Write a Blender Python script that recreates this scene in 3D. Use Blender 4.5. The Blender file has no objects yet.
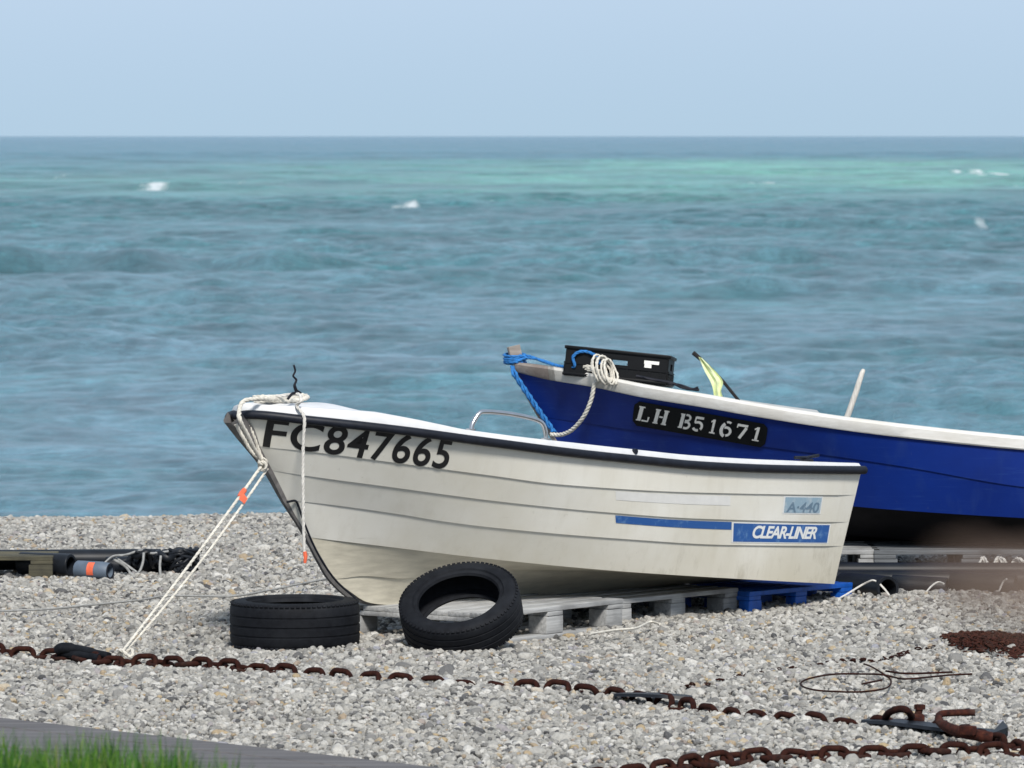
import bpy, bmesh, math, random
import numpy as np
from mathutils import Vector, Matrix, noise as mnoise

random.seed(7); rng = np.random.default_rng(11)
scene = bpy.context.scene
COL = scene.collection

# ------------------------------------------------------------------ camera
FPX = 200 / 36 * 1024
CAMH = 2.2
PHI = math.atan((384 - 136) / FPX)
CP, SP = math.cos(PHI), math.sin(PHI)
cam_d = bpy.data.cameras.new("camera")
cam = bpy.data.objects.new("camera", cam_d); COL.objects.link(cam)
cam.location = (0, 0, CAMH)
cam.rotation_euler = (math.pi / 2 - PHI, 0, 0)
cam_d.lens = 200; cam_d.sensor_width = 36; cam_d.sensor_fit = 'HORIZONTAL'
cam_d.clip_start = 0.1; cam_d.clip_end = 200000
cam_d.dof.use_dof = True; cam_d.dof.focus_distance = 24.9; cam_d.dof.aperture_fstop = 13
scene.camera = cam

def px_of(x, y, z=0.5):
    w = y * CP - (z - CAMH) * SP
    return 512 + FPX * x / w
def z_for(y, py):
    """height of a point at ground distance y that the photo shows at row py"""
    k = (384 - py) / FPX
    return CAMH + (k * y * CP - y * SP) / (CP + k * SP)
def at_z(px, py, z=0.0):
    d = np.array([(px - 512) / FPX, CP + (384 - py) / FPX * SP, -SP + (384 - py) / FPX * CP])
    t = (z - CAMH) / d[2]
    return Vector((d[0] * t, d[1] * t, z))
def at_y(px, py, y):
    d = np.array([(px - 512) / FPX, CP + (384 - py) / FPX * SP, -SP + (384 - py) / FPX * CP])
    t = y / d[1]
    return Vector((d[0] * t, y, CAMH + d[2] * t))

# ------------------------------------------------------------------ small maths
def curve1(xs, ys, x):
    """smooth monotone (pchip-like) interpolation"""
    xs = np.asarray(xs, float); ys = np.asarray(ys, float); x = np.clip(np.asarray(x, float), xs[0], xs[-1])
    h = np.diff(xs); d = np.diff(ys) / h
    m = np.zeros(len(xs))
    m[0] = d[0]; m[-1] = d[-1]
    for i in range(1, len(xs) - 1):
        if d[i - 1] * d[i] > 0:
            w1 = 2 * h[i] + h[i - 1]; w2 = h[i] + 2 * h[i - 1]
            m[i] = (w1 + w2) / (w1 / d[i - 1] + w2 / d[i])
    i = np.clip(np.searchsorted(xs, x, side='right') - 1, 0, len(xs) - 2)
    t = (x - xs[i]) / h[i]
    return ((2*t**3 - 3*t**2 + 1) * ys[i] + (t**3 - 2*t**2 + t) * h[i] * m[i]
            + (-2*t**3 + 3*t**2) * ys[i + 1] + (t**3 - t**2) * h[i] * m[i + 1])

def catmull(pts, n=8):
    pts = [Vector(p) for p in pts]
    if len(pts) < 3:
        return pts
    P = [2 * pts[0] - pts[1]] + pts + [2 * pts[-1] - pts[-2]]
    out = []
    for i in range(1, len(P) - 2):
        a, b, c, d = P[i - 1], P[i], P[i + 1], P[i + 2]
        for k in range(n):
            t = k / n
            out.append(0.5 * ((2*b) + (c - a)*t + (2*a - 5*b + 4*c - d)*t*t + (3*b - a - 3*c + d)*t**3))
    out.append(pts[-1])
    return out

# ------------------------------------------------------------------ mesh collector
class MB:
    def __init__(self):
        self.v = []; self.f = []; self.m = []
    def add(self, verts, faces, mi=0):
        o = len(self.v)
        self.v += [Vector(p) for p in verts]
        for f in faces:
            self.f.append([i + o for i in f]); self.m.append(mi)
    def grid(self, rows, close=False, flip=False, mi=0):
        n = len(rows[0]); vs = [p for r in rows for p in r]; fs = []
        for i in range(len(rows) - 1):
            for j in range(n if close else n - 1):
                a, b = i*n + j, i*n + (j + 1) % n
                q = [a, b, b + n, a + n]
                fs.append(q[::-1] if flip else q)
        self.add(vs, fs, mi)
    def tube(self, pts, r, seg=8, cap=True, mi=0, close=False):
        pts = [Vector(p) for p in pts]
        rad = r if hasattr(r, '__len__') else [r] * len(pts)
        n = len(pts); t0 = (pts[1] - pts[0]).normalized()
        ref = Vector((0, 0, 1)) if abs(t0.z) < .9 else Vector((1, 0, 0))
        nn = (ref - ref.dot(t0) * t0).normalized()
        rows = []
        for i in range(n):
            if close: t = (pts[(i + 1) % n] - pts[i - 1])
            else: t = pts[min(i + 1, n - 1)] - pts[max(i - 1, 0)]
            if t.length < 1e-9: t = t0
            t = t.normalized()
            nn = nn - nn.dot(t) * t
            nn = nn.normalized() if nn.length > 1e-6 else t.orthogonal().normalized()
            bn = t.cross(nn)
            rows.append([pts[i] + rad[i] * (math.cos(a) * nn + math.sin(a) * bn)
                         for a in (2*math.pi*k/seg for k in range(seg))])
        if close: rows.append(rows[0])
        o = len(self.v)
        self.grid(rows, close=True, mi=mi)
        if cap and not close:
            self.f.append([o + k for k in range(seg)][::-1]); self.m.append(mi)
            self.f.append([o + (n - 1)*seg + k for k in range(seg)]); self.m.append(mi)
    def rope(self, pts, r, turns_per_m=14, seg=6, mi=0):
        """three twisted strands along a path"""
        pts = [Vector(p) for p in pts]
        dense = [pts[0]]
        for a, b in zip(pts, pts[1:]):
            L = (b - a).length; k = max(1, int(L * turns_per_m * 6))
            dense += [a.lerp(b, (j + 1) / k) for j in range(k)]
        fr = []; t0 = (dense[1] - dense[0]).normalized()
        nn = t0.orthogonal().normalized(); s = 0
        for i, p in enumerate(dense):
            t = (dense[min(i + 1, len(dense) - 1)] - dense[max(i - 1, 0)])
            t = t.normalized() if t.length > 1e-9 else t0
            nn = nn - nn.dot(t) * t; nn = nn.normalized() if nn.length > 1e-6 else t.orthogonal().normalized()
            if i: s += (p - dense[i - 1]).length
            fr.append((p, nn.copy(), t.cross(nn), s))
        for k in range(3):
            path = []
            for p, n_, b_, s_ in fr:
                a = 2*math.pi*(k/3 + s_*turns_per_m)
                path.append(p + .46*r*(math.cos(a)*n_ + math.sin(a)*b_))
            self.tube(path, r*.56, seg, mi=mi)
    def box(self, c, s, rot=None, bev=0.0, mi=0):
        bm = bmesh.new(); bmesh.ops.create_cube(bm, size=1)
        for v in bm.verts: v.co = Vector((v.co.x*s[0], v.co.y*s[1], v.co.z*s[2]))
        if bev: bmesh.ops.bevel(bm, geom=bm.edges[:], offset=bev, segments=2, affect='EDGES', profile=.5)
        M = Matrix.Translation(Vector(c)) @ (rot.to_4x4() if rot is not None else Matrix.Identity(4))
        bm.verts.index_update()
        self.add([M @ v.co for v in bm.verts], [[v.index for v in f.verts] for f in bm.faces], mi); bm.free()
    def lathe(self, prof, seg=64, mi=0, close=True):
        rows = [[Vector((r*math.cos(2*math.pi*k/seg), r*math.sin(2*math.pi*k/seg), z)) for k in range(seg)] for r, z in prof]
        if close: rows.append(rows[0])
        self.grid(rows, close=True, mi=mi)
    def transform(self, M):
        self.v = [M @ p for p in self.v]; return self
    def build(self, name, mat, parent=None, smooth=35, local=False):
        me = bpy.data.meshes.new(name)
        off = Vector((0, 0, 0))
        if parent is not None and not local:
            off = root_loc(parent)
        me.from_pydata([tuple(p - off) for p in self.v], [], self.f)
        for m in (mat if isinstance(mat, (list, tuple)) else [mat]): me.materials.append(m)
        if any(self.m): me.polygons.foreach_set('material_index', self.m)
        if smooth:
            me.polygons.foreach_set('use_smooth', [True]*len(me.polygons))
            if smooth < 180: me.set_sharp_from_angle(angle=math.radians(smooth))
        me.validate(); me.update()
        o = bpy.data.objects.new(name, me); COL.objects.link(o)
        if parent is not None: o.parent = parent
        return o
def root_loc(o):
    v = Vector((0, 0, 0))
    while o is not None: v += o.location; o = o.parent
    return v
def tag(o, label=None, cat=None, group=None, kind=None):
    if label: o['label'] = label
    if cat: o['category'] = cat
    if group: o['group'] = group
    if kind: o['kind'] = kind
    return o
def empty(name, loc, label, cat, group=None, rot=(0, 0, 0)):
    o = bpy.data.objects.new(name, None); COL.objects.link(o)
    o.location = loc; o.rotation_euler = rot; o.empty_display_size = .1
    return tag(o, label, cat, group)
def copy_tree(o, parent=None):
    c = o.copy(); COL.objects.link(c); c.parent = parent
    for ch in [q for q in list(bpy.data.objects) if q.parent == o]: copy_tree(ch, c)
    return c

# ------------------------------------------------------------------ materials
class NT:
    def __init__(self, name):
        self.mat = bpy.data.materials.new(name); self.mat.use_nodes = True
        self.t = self.mat.node_tree; self.b = self.t.nodes['Principled BSDF']
    def n(self, typ, **kw):
        nd = self.t.nodes.new(typ)
        for k, v in kw.items():
            if k.startswith('i_'):
                nm = k[2:].replace('_', ' ')
                nd.inputs[int(nm) if nm.isdigit() else nm].default_value = v
            else: setattr(nd, k, v)
        return nd
    def l(self, a, b): self.t.links.new(a, b)
    def coord(self, out='Object', scale=(1, 1, 1)):
        tc = self.n('ShaderNodeTexCoord'); mp = self.n('ShaderNodeMapping')
        mp.inputs['Scale'].default_value = scale
        self.l(tc.outputs[out], mp.inputs[0]); return mp.outputs[0]
    def noise(self, vec, scale, detail=4, rough=.55):
        nd = self.n('ShaderNodeTexNoise'); nd.inputs['Scale'].default_value = scale
        nd.inputs['Detail'].default_value = detail; nd.inputs['Roughness'].default_value = rough
        self.l(vec, nd.inputs['Vector']); return nd.outputs['Fac']
    def ramp(self, fac, stops, interp='LINEAR'):
        r = self.n('ShaderNodeValToRGB'); r.color_ramp.interpolation = interp
        e = r.color_ramp.elements
        while len(e) < len(stops): e.new(.5)
        for el, (p, c) in zip(e, stops):
            el.position = p; el.color = (*c, 1) if len(c) == 3 else c
        self.l(fac, r.inputs[0]); return r.outputs[0]
    def val(self, fac, a, b, c=0.0, d=1.0):
        m = self.n('ShaderNodeMapRange'); m.clamp = True
        for i, v in zip(('From Min', 'From Max', 'To Min', 'To Max'), (a, b, c, d)): m.inputs[i].default_value = v
        self.l(fac, m.inputs['Value']); return m.outputs[0]
    def mix(self, fac, a, b, blend='MIX'):
        m = self.n('ShaderNodeMix', data_type='RGBA', blend_type=blend)
        for s, v in ((0, fac), (6, a), (7, b)):
            if hasattr(v, 'node'): self.l(v, m.inputs[s])
            else: m.inputs[s].default_value = v if s == 0 else ((*v, 1) if len(v) == 3 else v)
        return m.outputs[2]
    def bump(self, h, dist, strength=1.0):
        b = self.n('ShaderNodeBump'); b.inputs['Strength'].default_value = strength; b.inputs['Distance'].default_value = dist
        self.l(h, b.inputs['Height']); self.l(b.outputs[0], self.b.inputs['Normal']); return b
    def base(self, c):
        if hasattr(c, 'node'): self.l(c, self.b.inputs['Base Color'])
        else: self.b.inputs['Base Color'].default_value = (*c, 1)
    def set(self, **kw):
        for k, v in kw.items(): self.b.inputs[k.replace('_', ' ')].default_value = v

def simple(name, c, rough=.6, var=.25, scale=30, bump=.001, metal=0.0, spec=.5, streak=(1, 1, 1)):
    m = NT(name); v = m.coord('Object', streak)
    n1 = m.noise(v, scale, 5); n2 = m.noise(v, scale*.13, 3)
    d = tuple(x*(1 - var) for x in c); u = tuple(min(1, x*(1 + var)) for x in c)
    col = m.ramp(n1, [(.3, d), (.7, u)])
    col = m.mix(m.val(n2, .35, .7, 0, .45), col, tuple(x*(1 - var) for x in c))
    m.base(col); m.set(Roughness=rough, Metallic=metal); m.b.inputs['Specular IOR Level'].default_value = spec
    if bump: m.bump(n1, bump, .8)
    return m.mat

def gelcoat():
    m = NT('white_gelcoat'); v = m.coord('Object')
    big = m.noise(v, 1.6, 5, .6); fine = m.noise(v, 22, 6, .65)
    st = m.noise(m.coord('Object', (9, 9, .9)), 1.6, 5, .6)
    col = m.ramp(big, [(.3, (.64, .605, .51)), (.68, (.76, .74, .675))])
    col = m.mix(m.val(st, .52, .78, 0, .25), col, (.45, .41, .32))
    # yellowed, dirty band low on the hull (stain with its own ragged edge)
    z = m.n('ShaderNodeSeparateXYZ'); tc = m.n('ShaderNodeTexCoord'); m.l(tc.outputs['Object'], z.inputs[0])
    add = m.n('ShaderNodeMath', operation='MULTIPLY_ADD'); m.l(big, add.inputs[0]); add.inputs[1].default_value = .30; m.l(z.outputs[2], add.inputs[2])
    col = m.mix(m.val(add.outputs[0], .66, .26, 0, .48), col, (.54, .475, .33))
    col = m.mix(m.val(fine, .66, .80, 0, .5), col, (.27, .24, .18))
    gr_ = m.noise(m.coord('Object', (3, 3, 1.2)), 3.0, 6, .72)
    gz = m.n('ShaderNodeMath', operation='MULTIPLY'); m.l(m.val(gr_, .52, .70), gz.inputs[0]); m.l(m.val(z.outputs[2], .46, .16, 0, .5), gz.inputs[1])
    col = m.mix(gz.outputs[0], col, (.27, .225, .14))
    # thin scuffs
    sc = m.noise(m.coord('Object', (1.2, 1.2, 40)), 2.0, 4, .7)
    col = m.mix(m.val(sc, .68, .76, 0, .35), col, (.30, .28, .24))
    m.base(col); m.set(Roughness=.42); m.l(m.val(fine, .3, .7, .34, .55), m.b.inputs['Roughness'])
    m.bump(m.noise(v, 9, 2), .0015, .4)
    return m.mat
def bluepaint():
    m = NT('blue_boat_paint'); v = m.coord('Object')
    a = m.noise(v, 2.2, 5, .6); f = m.noise(m.coord('Object', (1.5, 1.5, 26)), 3, 5, .65)
    col = m.ramp(a, [(.3, (.0024, .017, .145)), (.7, (.0033, .027, .215))])
    col = m.mix(m.val(f, .58, .72, 0, .35), col, (.035, .085, .26))
    st = m.noise(m.coord('Object', (5, 5, .7)), 1.8, 5, .65)
    col = m.mix(m.val(st, .54, .75, 0, .30), col, (.03, .065, .20))
    sp = m.noise(v, 26, 4, .7)
    col = m.mix(m.val(sp, .68, .76, 0, .35), col, (.10, .13, .22))
    m.base(col); m.set(Roughness=.5); m.bump(m.noise(v, 8, 3), .002, .5)
    m.b.inputs['Specular IOR Level'].default_value = .3
    return m.mat
def weathered(name, lo, hi, dark, sc=(1, 14, 14)):
    m = NT(name); v = m.coord('Object', sc)
    oi = m.n('ShaderNodeObjectInfo')
    g = m.noise(v, 5, 6, .65); b = m.noise(m.coord('Object'), 3.5, 4)
    col = m.ramp(g, [(.3, lo), (.66, hi)])
    col = m.mix(m.val(b, .5, .72, 0, .75), col, dark)
    col = m.mix(m.val(oi.outputs['Random'], 0, 1, 0, .3), col, dark)
    m.base(col); m.set(Roughness=.85); m.bump(g, .002, .8)
    return m.mat
def rustmat(name='rust', k=1.0):
    m = NT(name); v = m.coord('Object')
    n1 = m.noise(v, 42, 6, .65); n2 = m.noise(v, 9, 3)
    col = m.ramp(n1, [(.3, (.018*k, .010*k, .009*k)), (.55, (.075*k, .021*k, .014*k)), (.78, (.13*k, .05*k, .025*k))])
    col = m.mix(m.val(n2, .55, .75, 0, .6), col, (.10*k, .065*k, .05*k))
    m.base(col); m.set(Roughness=.9); m.b.inputs['Specular IOR Level'].default_value = .15; m.bump(n1, .003, .9)
    return m.mat
def rubber():
    m = NT('tyre_rubber'); v = m.coord('Object')
    n1 = m.noise(v, 35, 6, .7); n2 = m.noise(v, 5, 3)
    col = m.ramp(n1, [(.35, (.0035, .004, .006)), (.75, (.010, .0115, .015))])
    col = m.mix(m.val(n2, .52, .72, 0, .5), col, (.022, .024, .028))
    col = m.mix(m.val(n1, .68, .74, 0, .5), col, (.08, .078, .075))
    m.b.inputs['Specular IOR Level'].default_value = .18
    m.base(col); m.set(Roughness=.72); m.bump(n1, .0012, .7)
    return m.mat
def decal(name, c, worn, amt=.5, thr=.55):
    m = NT(name); v = m.coord('Object')
    a = m.noise(v, 30, 6, .7); b = m.noise(m.coord('Object', (1, 1, .25)), 7, 3)
    s = m.n('ShaderNodeMath', operation='MULTIPLY_ADD'); m.l(b, s.inputs[0]); s.inputs[1].default_value = .5
    h = m.n('ShaderNodeMath', operation='MULTIPLY'); m.l(a, h.inputs[0]); h.inputs[1].default_value = .5; m.l(h.outputs[0], s.inputs[2])
    m.base(m.mix(m.val(s.outputs[0], thr, thr + .1, 0, amt), c, worn)); m.set(Roughness=.5)
    return m.mat

M_GEL = gelcoat(); M_BLUE = bluepaint(); M_GELB = simple('dirty_shaded_gelcoat', (.60, .555, .445), .6, .18, 9, .0015, streak=(1, 1, 5))  # bottom strakes: dirt plus under-hull shade put into a darker gelcoat colour
M_DECK = simple('white_deck', (.64, .64, .64), .45, .07, 20, .0006)
M_RAIL = simple('dark_rail_rubber', (.009, .011, .018), .5, .4, 30, .0006, spec=0.3)
M_STEM = simple('stem_band', (.15, .142, .138), .65, .4, 25, .001)
M_BLACK = simple('black_bottom_paint', (.009, .008, .010), .8, .5, 6, .002, spec=.2)
M_INNER = simple('grey_interior', (.45, .45, .43), .7, .2, 8, .001)
M_LETTER = decal('black_lettering', (.010, .010, .011), (.05, .05, .05), .5, .6)
M_PLATE = simple('black_plate', (.004, .0055, .007), .55, .5, 25, 0, spec=0.2)
M_WLET = decal('white_lettering', (.78, .77, .72), (.35, .35, .33), .5, .55)
M_DBLUE = decal('blue_sticker', (.018, .09, .30), (.16, .30, .50), .6, .53)
M_DPALE = decal('pale_blue_sticker', (.27, .38, .46), (.42, .49, .53), .8, .48)
M_DDARK = decal('grey_sticker_text', (.13, .20, .27), (.28, .36, .42), .7, .52)
M_DWHITE = decal('white_sticker', (.72, .72, .70), (.5, .55, .6), .6, .56)
M_STEEL = simple('stainless_steel', (.62, .62, .62), .25, .12, 30, 0, metal=1.0)
M_WOOD = weathered('grey_weathered_wood', (.25, .25, .245), (.53, .53, .52), (.14, .14, .138))
M_OLDW = weathered('old_olive_wood', (.045, .042, .026), (.14, .125, .075), (.02, .02, .017))
M_GWHITE = weathered('white_painted_gunwale', (.60, .58, .54), (.74, .73, .70), (.50, .47, .41), (2, 10, 10))
M_GGREY = weathered('bare_grey_wood', (.24, .21, .18), (.42, .38, .34), (.18, .14, .12))
M_BPLAS = simple('blue_plastic', (.006, .09, .43), .45, .25, 20, .0006)
M_BPIPE = simple('black_plastic_pipe', (.009, .011, .015), .45, .4, 12, .0006, spec=0.25)
M_CRATE = simple('black_plastic_crate', (.003, .0035, .0045), .5, .3, 20, .0004, spec=0.2)
M_RUST = rustmat('rusty_iron', .40); M_RUST2 = rustmat('brown_rust', .7)
M_TYRE = rubber()
M_ROPEW = simple('white_rope', (.60, .575, .53), .9, .22, 60, .0008)
M_ROPEC = simple('cream_rope', (.64, .605, .53), .9, .28, 50, .0008)
M_ROPEG = simple('grey_cord', (.30, .30, .29), .9, .3, 50, .0006)
M_ROPEB = simple('blue_rope', (.02, .17, .47), .85, .35, 60, .0008)
M_ORANGE = simple('orange_tape', (.78, .14, .06), .6, .25, 40, .0006)
M_WIRE = simple('dark_wire', (.012, .013, .02), .6, .3, 30, 0, spec=0.2)
M_FLAG = simple('pale_green_flag', (.70, .76, .46), .8, .25, 25, .001)
M_STICK = simple('dark_stick', (.022, .02, .02), .7, .3, 30, .0008, spec=0.2)
M_POLE = simple('bleached_pole', (.58, .55, .50), .8, .3, 20, .001, streak=(8, 8, 1))
M_GREYCYL = simple('grey_blue_plastic', (.10, .13, .17), .55, .25, 15, .0008)

# ------------------------------------------------------------------ ground height
_cx = rng.uniform(-1, 1, (14, 2)) * 3.2; _cp = rng.uniform(0, 6.28, 14); _ca = rng.uniform(.002, .006, 14)
def gh(x, y):
    x = np.asarray(x, float); y = np.asarray(y, float); z = 0*x
    for (a, b), p, am in zip(_cx, _cp, _ca): z = z + am*np.sin(a*x + b*y + p)
    z = z - .032*np.exp(-((x - .05)/.36)**2 - ((y - 24.95)/.55)**2)
    crest = np.clip(y - 32.7, 0, None)
    z = z - np.minimum(crest*.06 + crest**2*.012, 6)
    d = 1*(y > 34)
    return z
def G(x, y): return float(gh(x, y))

# ------------------------------------------------------------------ setting: beach sheet
def shingle_mat():
    m = NT('shingle_ground'); v = m.coord('Object')
    vo = m.n('ShaderNodeTexVoronoi'); vo.inputs['Scale'].default_value = 34; m.l(v, vo.inputs['Vector'])
    sp = m.n('ShaderNodeSeparateColor'); m.l(vo.outputs['Color'], sp.inputs[0])
    col = m.ramp(sp.outputs[0], [(0, (.10, .10, .10)), (.3, (.20, .195, .185)), (.8, (.34, .33, .31)), (1, (.42, .41, .39))])
    col = m.mix(m.val(m.noise(v, .8, 4), .35, .7, 0, .35), col, (.17, .165, .155))
    m.base(col); m.set(Roughness=.85)
    inv = m.n('ShaderNodeMath', operation='SUBTRACT'); inv.inputs[0].default_value = 1; m.l(vo.outputs['Distance'], inv.inputs[1])
    m.bump(inv.outputs[0], .02, 1.0)
    return m.mat
def sheet(name, xs, ys, zf, mat):
    X, Y = np.meshgrid(xs, ys); Z = zf(X, Y)
    V = np.stack([X.ravel(), Y.ravel(), Z.ravel()], 1)
    nx, ny = len(xs), len(ys)
    i = (np.arange(ny - 1)[:, None]*nx + np.arange(nx - 1)[None, :]).ravel()
    Fq = np.stack([i, i + 1, i + nx + 1, i + nx], 1)
    return nmesh(name, V, Fq, mat)
def nmesh(name, V, Fq, mat, smooth=True):
    me = bpy.data.meshes.new(name); nf, k = Fq.shape
    me.vertices.add(len(V)); me.vertices.foreach_set('co', V.astype(np.float32).ravel())
    me.loops.add(nf*k); me.loops.foreach_set('vertex_index', Fq.astype(np.int32).ravel())
    me.polygons.add(nf); me.polygons.foreach_set('loop_start', np.arange(0, nf*k, k, dtype=np.int32))
    me.polygons.foreach_set('loop_total', np.full(nf, k, dtype=np.int32))
    if smooth: me.polygons.foreach_set('use_smooth', np.ones(nf, dtype=bool))
    me.materials.append(mat); me.update(calc_edges=True); me.validate()
    o = bpy.data.objects.new(name, me); COL.objects.link(o); return o

xs = np.concatenate([-np.geomspace(900, 7, 22), np.linspace(-6.5, 6.5, 131), np.geomspace(7, 900, 22)])
ys = np.concatenate([np.linspace(-80, 12, 12), np.linspace(13, 40, 220), np.linspace(41, 75, 20)])
beach = sheet('shingle_beach', xs, ys, lambda x, y: gh(x, y) - .012, shingle_mat())
tag(beach, 'grey shingle ground of the beach sloping to the sea', 'beach', kind='structure')

# path edge line through two photo points
E1 = at_z(0, 717, .03); E2 = at_z(440, 767, .03)
ED = (E2 - E1).normalized(); EN = Vector((ED.y, -ED.x, 0))          # EN points towards the camera side
if EN.y > 0: EN = -EN
def path_dist(x, y):
    """signed distance over the path edge, positive on the beach side"""
    return -((x - E1.x)*EN.x + (y - E1.y)*EN.y)

# ------------------------------------------------------------------ pebbles (one object, geometry nodes)
def pebble_mat():
    m = NT('pebble_stone'); oi = m.n('ShaderNodeObjectInfo'); r = oi.outputs['Random']
    v = m.coord('Object')
    base = m.ramp(r, [(0, (.06, .06, .063)), (.035, (.12, .118, .117)), (.10, (.24, .232, .218)), (.28, (.355, .342, .312)),
                      (.58, (.465, .445, .402)), (.82, (.575, .553, .505)), (.915, (.69, .665, .615)), (.945, (.47, .355, .20)), (.97, (.38, .30, .23)), (1, (.36, .365, .41))])
    n1 = m.noise(v, 2.2, 5, .65)
    col = m.mix(m.val(n1, .42, .72, 0, .45), base, (.19, .183, .172))
    m.base(col); m.set(Roughness=.8); m.b.inputs['Specular IOR Level'].default_value = .3
    m.bump(n1, .12, .5)
    return m.mat
M_PEB = pebble_mat()
def pebbles():
    sp = .0195
    gx = np.arange(-4.9, 4.9, sp); gy = np.arange(18.2, 34.6, sp)
    X, Y = np.meshgrid(gx, gy)
    X = X + rng.uniform(-.5, .5, X.shape)*sp; Y = Y + rng.uniform(-.5, .5, Y.shape)*sp
    X = X.ravel(); Y = Y.ravel()
    keep = (np.abs(X) < .125*Y + .35) & (path_dist(X, Y) > -.012)
    X, Y = X[keep], Y[keep]; n = len(X)
    S = np.exp(rng.normal(math.log(.0098), .32, n)); S = np.clip(S, .006, .024)
    # extra larger stones lying on top
    k = 5200
    x2 = rng.uniform(-4.6, 4.6, k); y2 = rng.uniform(18.3, 34.3, k)
    kk = (np.abs(x2) < .125*y2 + .35) & (path_dist(x2, y2) > .02); x2, y2 = x2[kk], y2[kk]
    s2 = np.clip(np.exp(rng.normal(math.log(.021), .25, len(x2))), .014, .045)
    # wider shingle to the sides, a little coarser
    so = .027
    ox, oy = np.meshgrid(np.arange(-10.5, 10.5, so), np.arange(14.0, 34.6, so))
    ox = (ox + rng.uniform(-.5, .5, ox.shape)*so).ravel(); oy = (oy + rng.uniform(-.5, .5, oy.shape)*so).ravel()
    ko = (np.abs(ox) < .30*oy) & ~((np.abs(ox) < .125*oy + .35) & (oy > 18.2)) & (path_dist(ox, oy) > -.012); ox, oy = ox[ko], oy[ko]
    os_ = np.clip(np.exp(rng.normal(math.log(.0132), .30, len(ox))), .007, .03)
    x2 = np.concatenate([x2, ox]); y2 = np.concatenate([y2, oy]); s2 = np.concatenate([s2, os_])
    X = np.concatenate([X, x2]); Y = np.concatenate([Y, y2]); S = np.concatenate([S, s2])
    Z = gh(X, Y) + rng.uniform(-.014, .007, len(X)) - .15*S
    return np.stack([X, Y, Z], 1), S
PV, PS = pebbles()
me = bpy.data.meshes.new('pebbles'); me.vertices.add(len(PV)); me.vertices.foreach_set('co', PV.astype(np.float32).ravel())
at = me.attributes.new('size', 'FLOAT', 'POINT'); at.data.foreach_set('value', PS.astype(np.float32))
rot = np.stack([rng.normal(0, .55, len(PV)), rng.normal(0, .55, len(PV)), rng.uniform(0, 6.28, len(PV))], 1)
at = me.attributes.new('turn', 'FLOAT_VECTOR', 'POINT'); at.data.foreach_set('vector', rot.astype(np.float32).ravel())
me.materials.append(M_PEB)
peb = bpy.data.objects.new('pebbles', me); COL.objects.link(peb)
tag(peb, 'loose grey and white flint pebbles covering the beach', 'pebbles', kind='stuff')
ng = bpy.data.node_groups.new('scatter_pebbles', 'GeometryNodeTree')
ng.interface.new_socket('Geometry', in_out='INPUT', socket_type='NodeSocketGeometry')
ng.interface.new_socket('Geometry', in_out='OUTPUT', socket_type='NodeSocketGeometry')
gi = ng.nodes.new('NodeGroupInput'); go = ng.nodes.new('NodeGroupOutput')
g2i = ng.nodes.new('GeometryNodeGeometryToInstance')
for k in range(9):
    ico = ng.nodes.new('GeometryNodeMeshIcoSphere'); ico.inputs['Radius'].default_value = 1; ico.inputs['Subdivisions'].default_value = 3
    pos = ng.nodes.new('GeometryNodeInputPosition')
    nz = ng.nodes.new('ShaderNodeTexNoise'); nz.inputs['Scale'].default_value = .62; nz.inputs['Detail'].default_value = 1.5
    ad = ng.nodes.new('ShaderNodeVectorMath'); ad.operation = 'ADD'; ad.inputs[1].default_value = (k*7.3, k*3.1, k*5.7)
    ng.links.new(pos.outputs[0], ad.inputs[0]); ng.links.new(ad.outputs[0], nz.inputs['Vector'])
    sb = ng.nodes.new('ShaderNodeVectorMath'); sb.operation = 'SUBTRACT'; sb.inputs[1].default_value = (.5, .5, .5)
    ng.links.new(nz.outputs['Color'], sb.inputs[0])
    sc = ng.nodes.new('ShaderNodeVectorMath'); sc.operation = 'SCALE'; sc.inputs['Scale'].default_value = 1.15
    ng.links.new(sb.outputs[0], sc.inputs[0])
    spn = ng.nodes.new('GeometryNodeSetPosition'); ng.links.new(ico.outputs[0], spn.inputs[0]); ng.links.new(sc.outputs[0], spn.inputs['Offset'])
    tr = ng.nodes.new('GeometryNodeTransform'); ng.links.new(spn.outputs[0], tr.inputs[0])
    tr.inputs['Scale'].default_value = ((1.2, .95, .78), (1.1, 1.0, .85), (1.3, .85, .8), (1.0, 1.0, .95), (1.15, 1.05, .66), (1.4, .8, .72), (1.05, .9, 1.0), (1.2, 1.0, .9), (.95, 1.1, .7))[k]
    ssm = ng.nodes.new('GeometryNodeSetShadeSmooth'); ng.links.new(tr.outputs[0], ssm.inputs[0])
    sm = ng.nodes.new('GeometryNodeSetMaterial'); sm.inputs['Material'].default_value = M_PEB; ng.links.new(ssm.outputs[0], sm.inputs[0])
    ng.links.new(sm.outputs[0], g2i.inputs[0])
iop = ng.nodes.new('GeometryNodeInstanceOnPoints'); iop.inputs['Pick Instance'].default_value = True
ng.links.new(gi.outputs[0], iop.inputs['Points']); ng.links.new(g2i.outputs[0], iop.inputs['Instance'])
ri = ng.nodes.new('FunctionNodeRandomValue'); ri.data_type = 'INT'
ri.inputs[4].default_value = 0; ri.inputs[5].default_value = 8
ng.links.new(ri.outputs[2], iop.inputs['Instance Index'])
a1 = ng.nodes.new('GeometryNodeInputNamedAttribute'); a1.data_type = 'FLOAT'; a1.inputs[0].default_value = 'size'
a2 = ng.nodes.new('GeometryNodeInputNamedAttribute'); a2.data_type = 'FLOAT_VECTOR'; a2.inputs[0].default_value = 'turn'
ng.links.new(a1.outputs[0], iop.inputs['Scale']); ng.links.new(a2.outputs[0], iop.inputs['Rotation'])
ng.links.new(iop.outputs[0], go.inputs[0])
md = peb.modifiers.new('scatter', 'NODES'); md.node_group = ng

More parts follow.
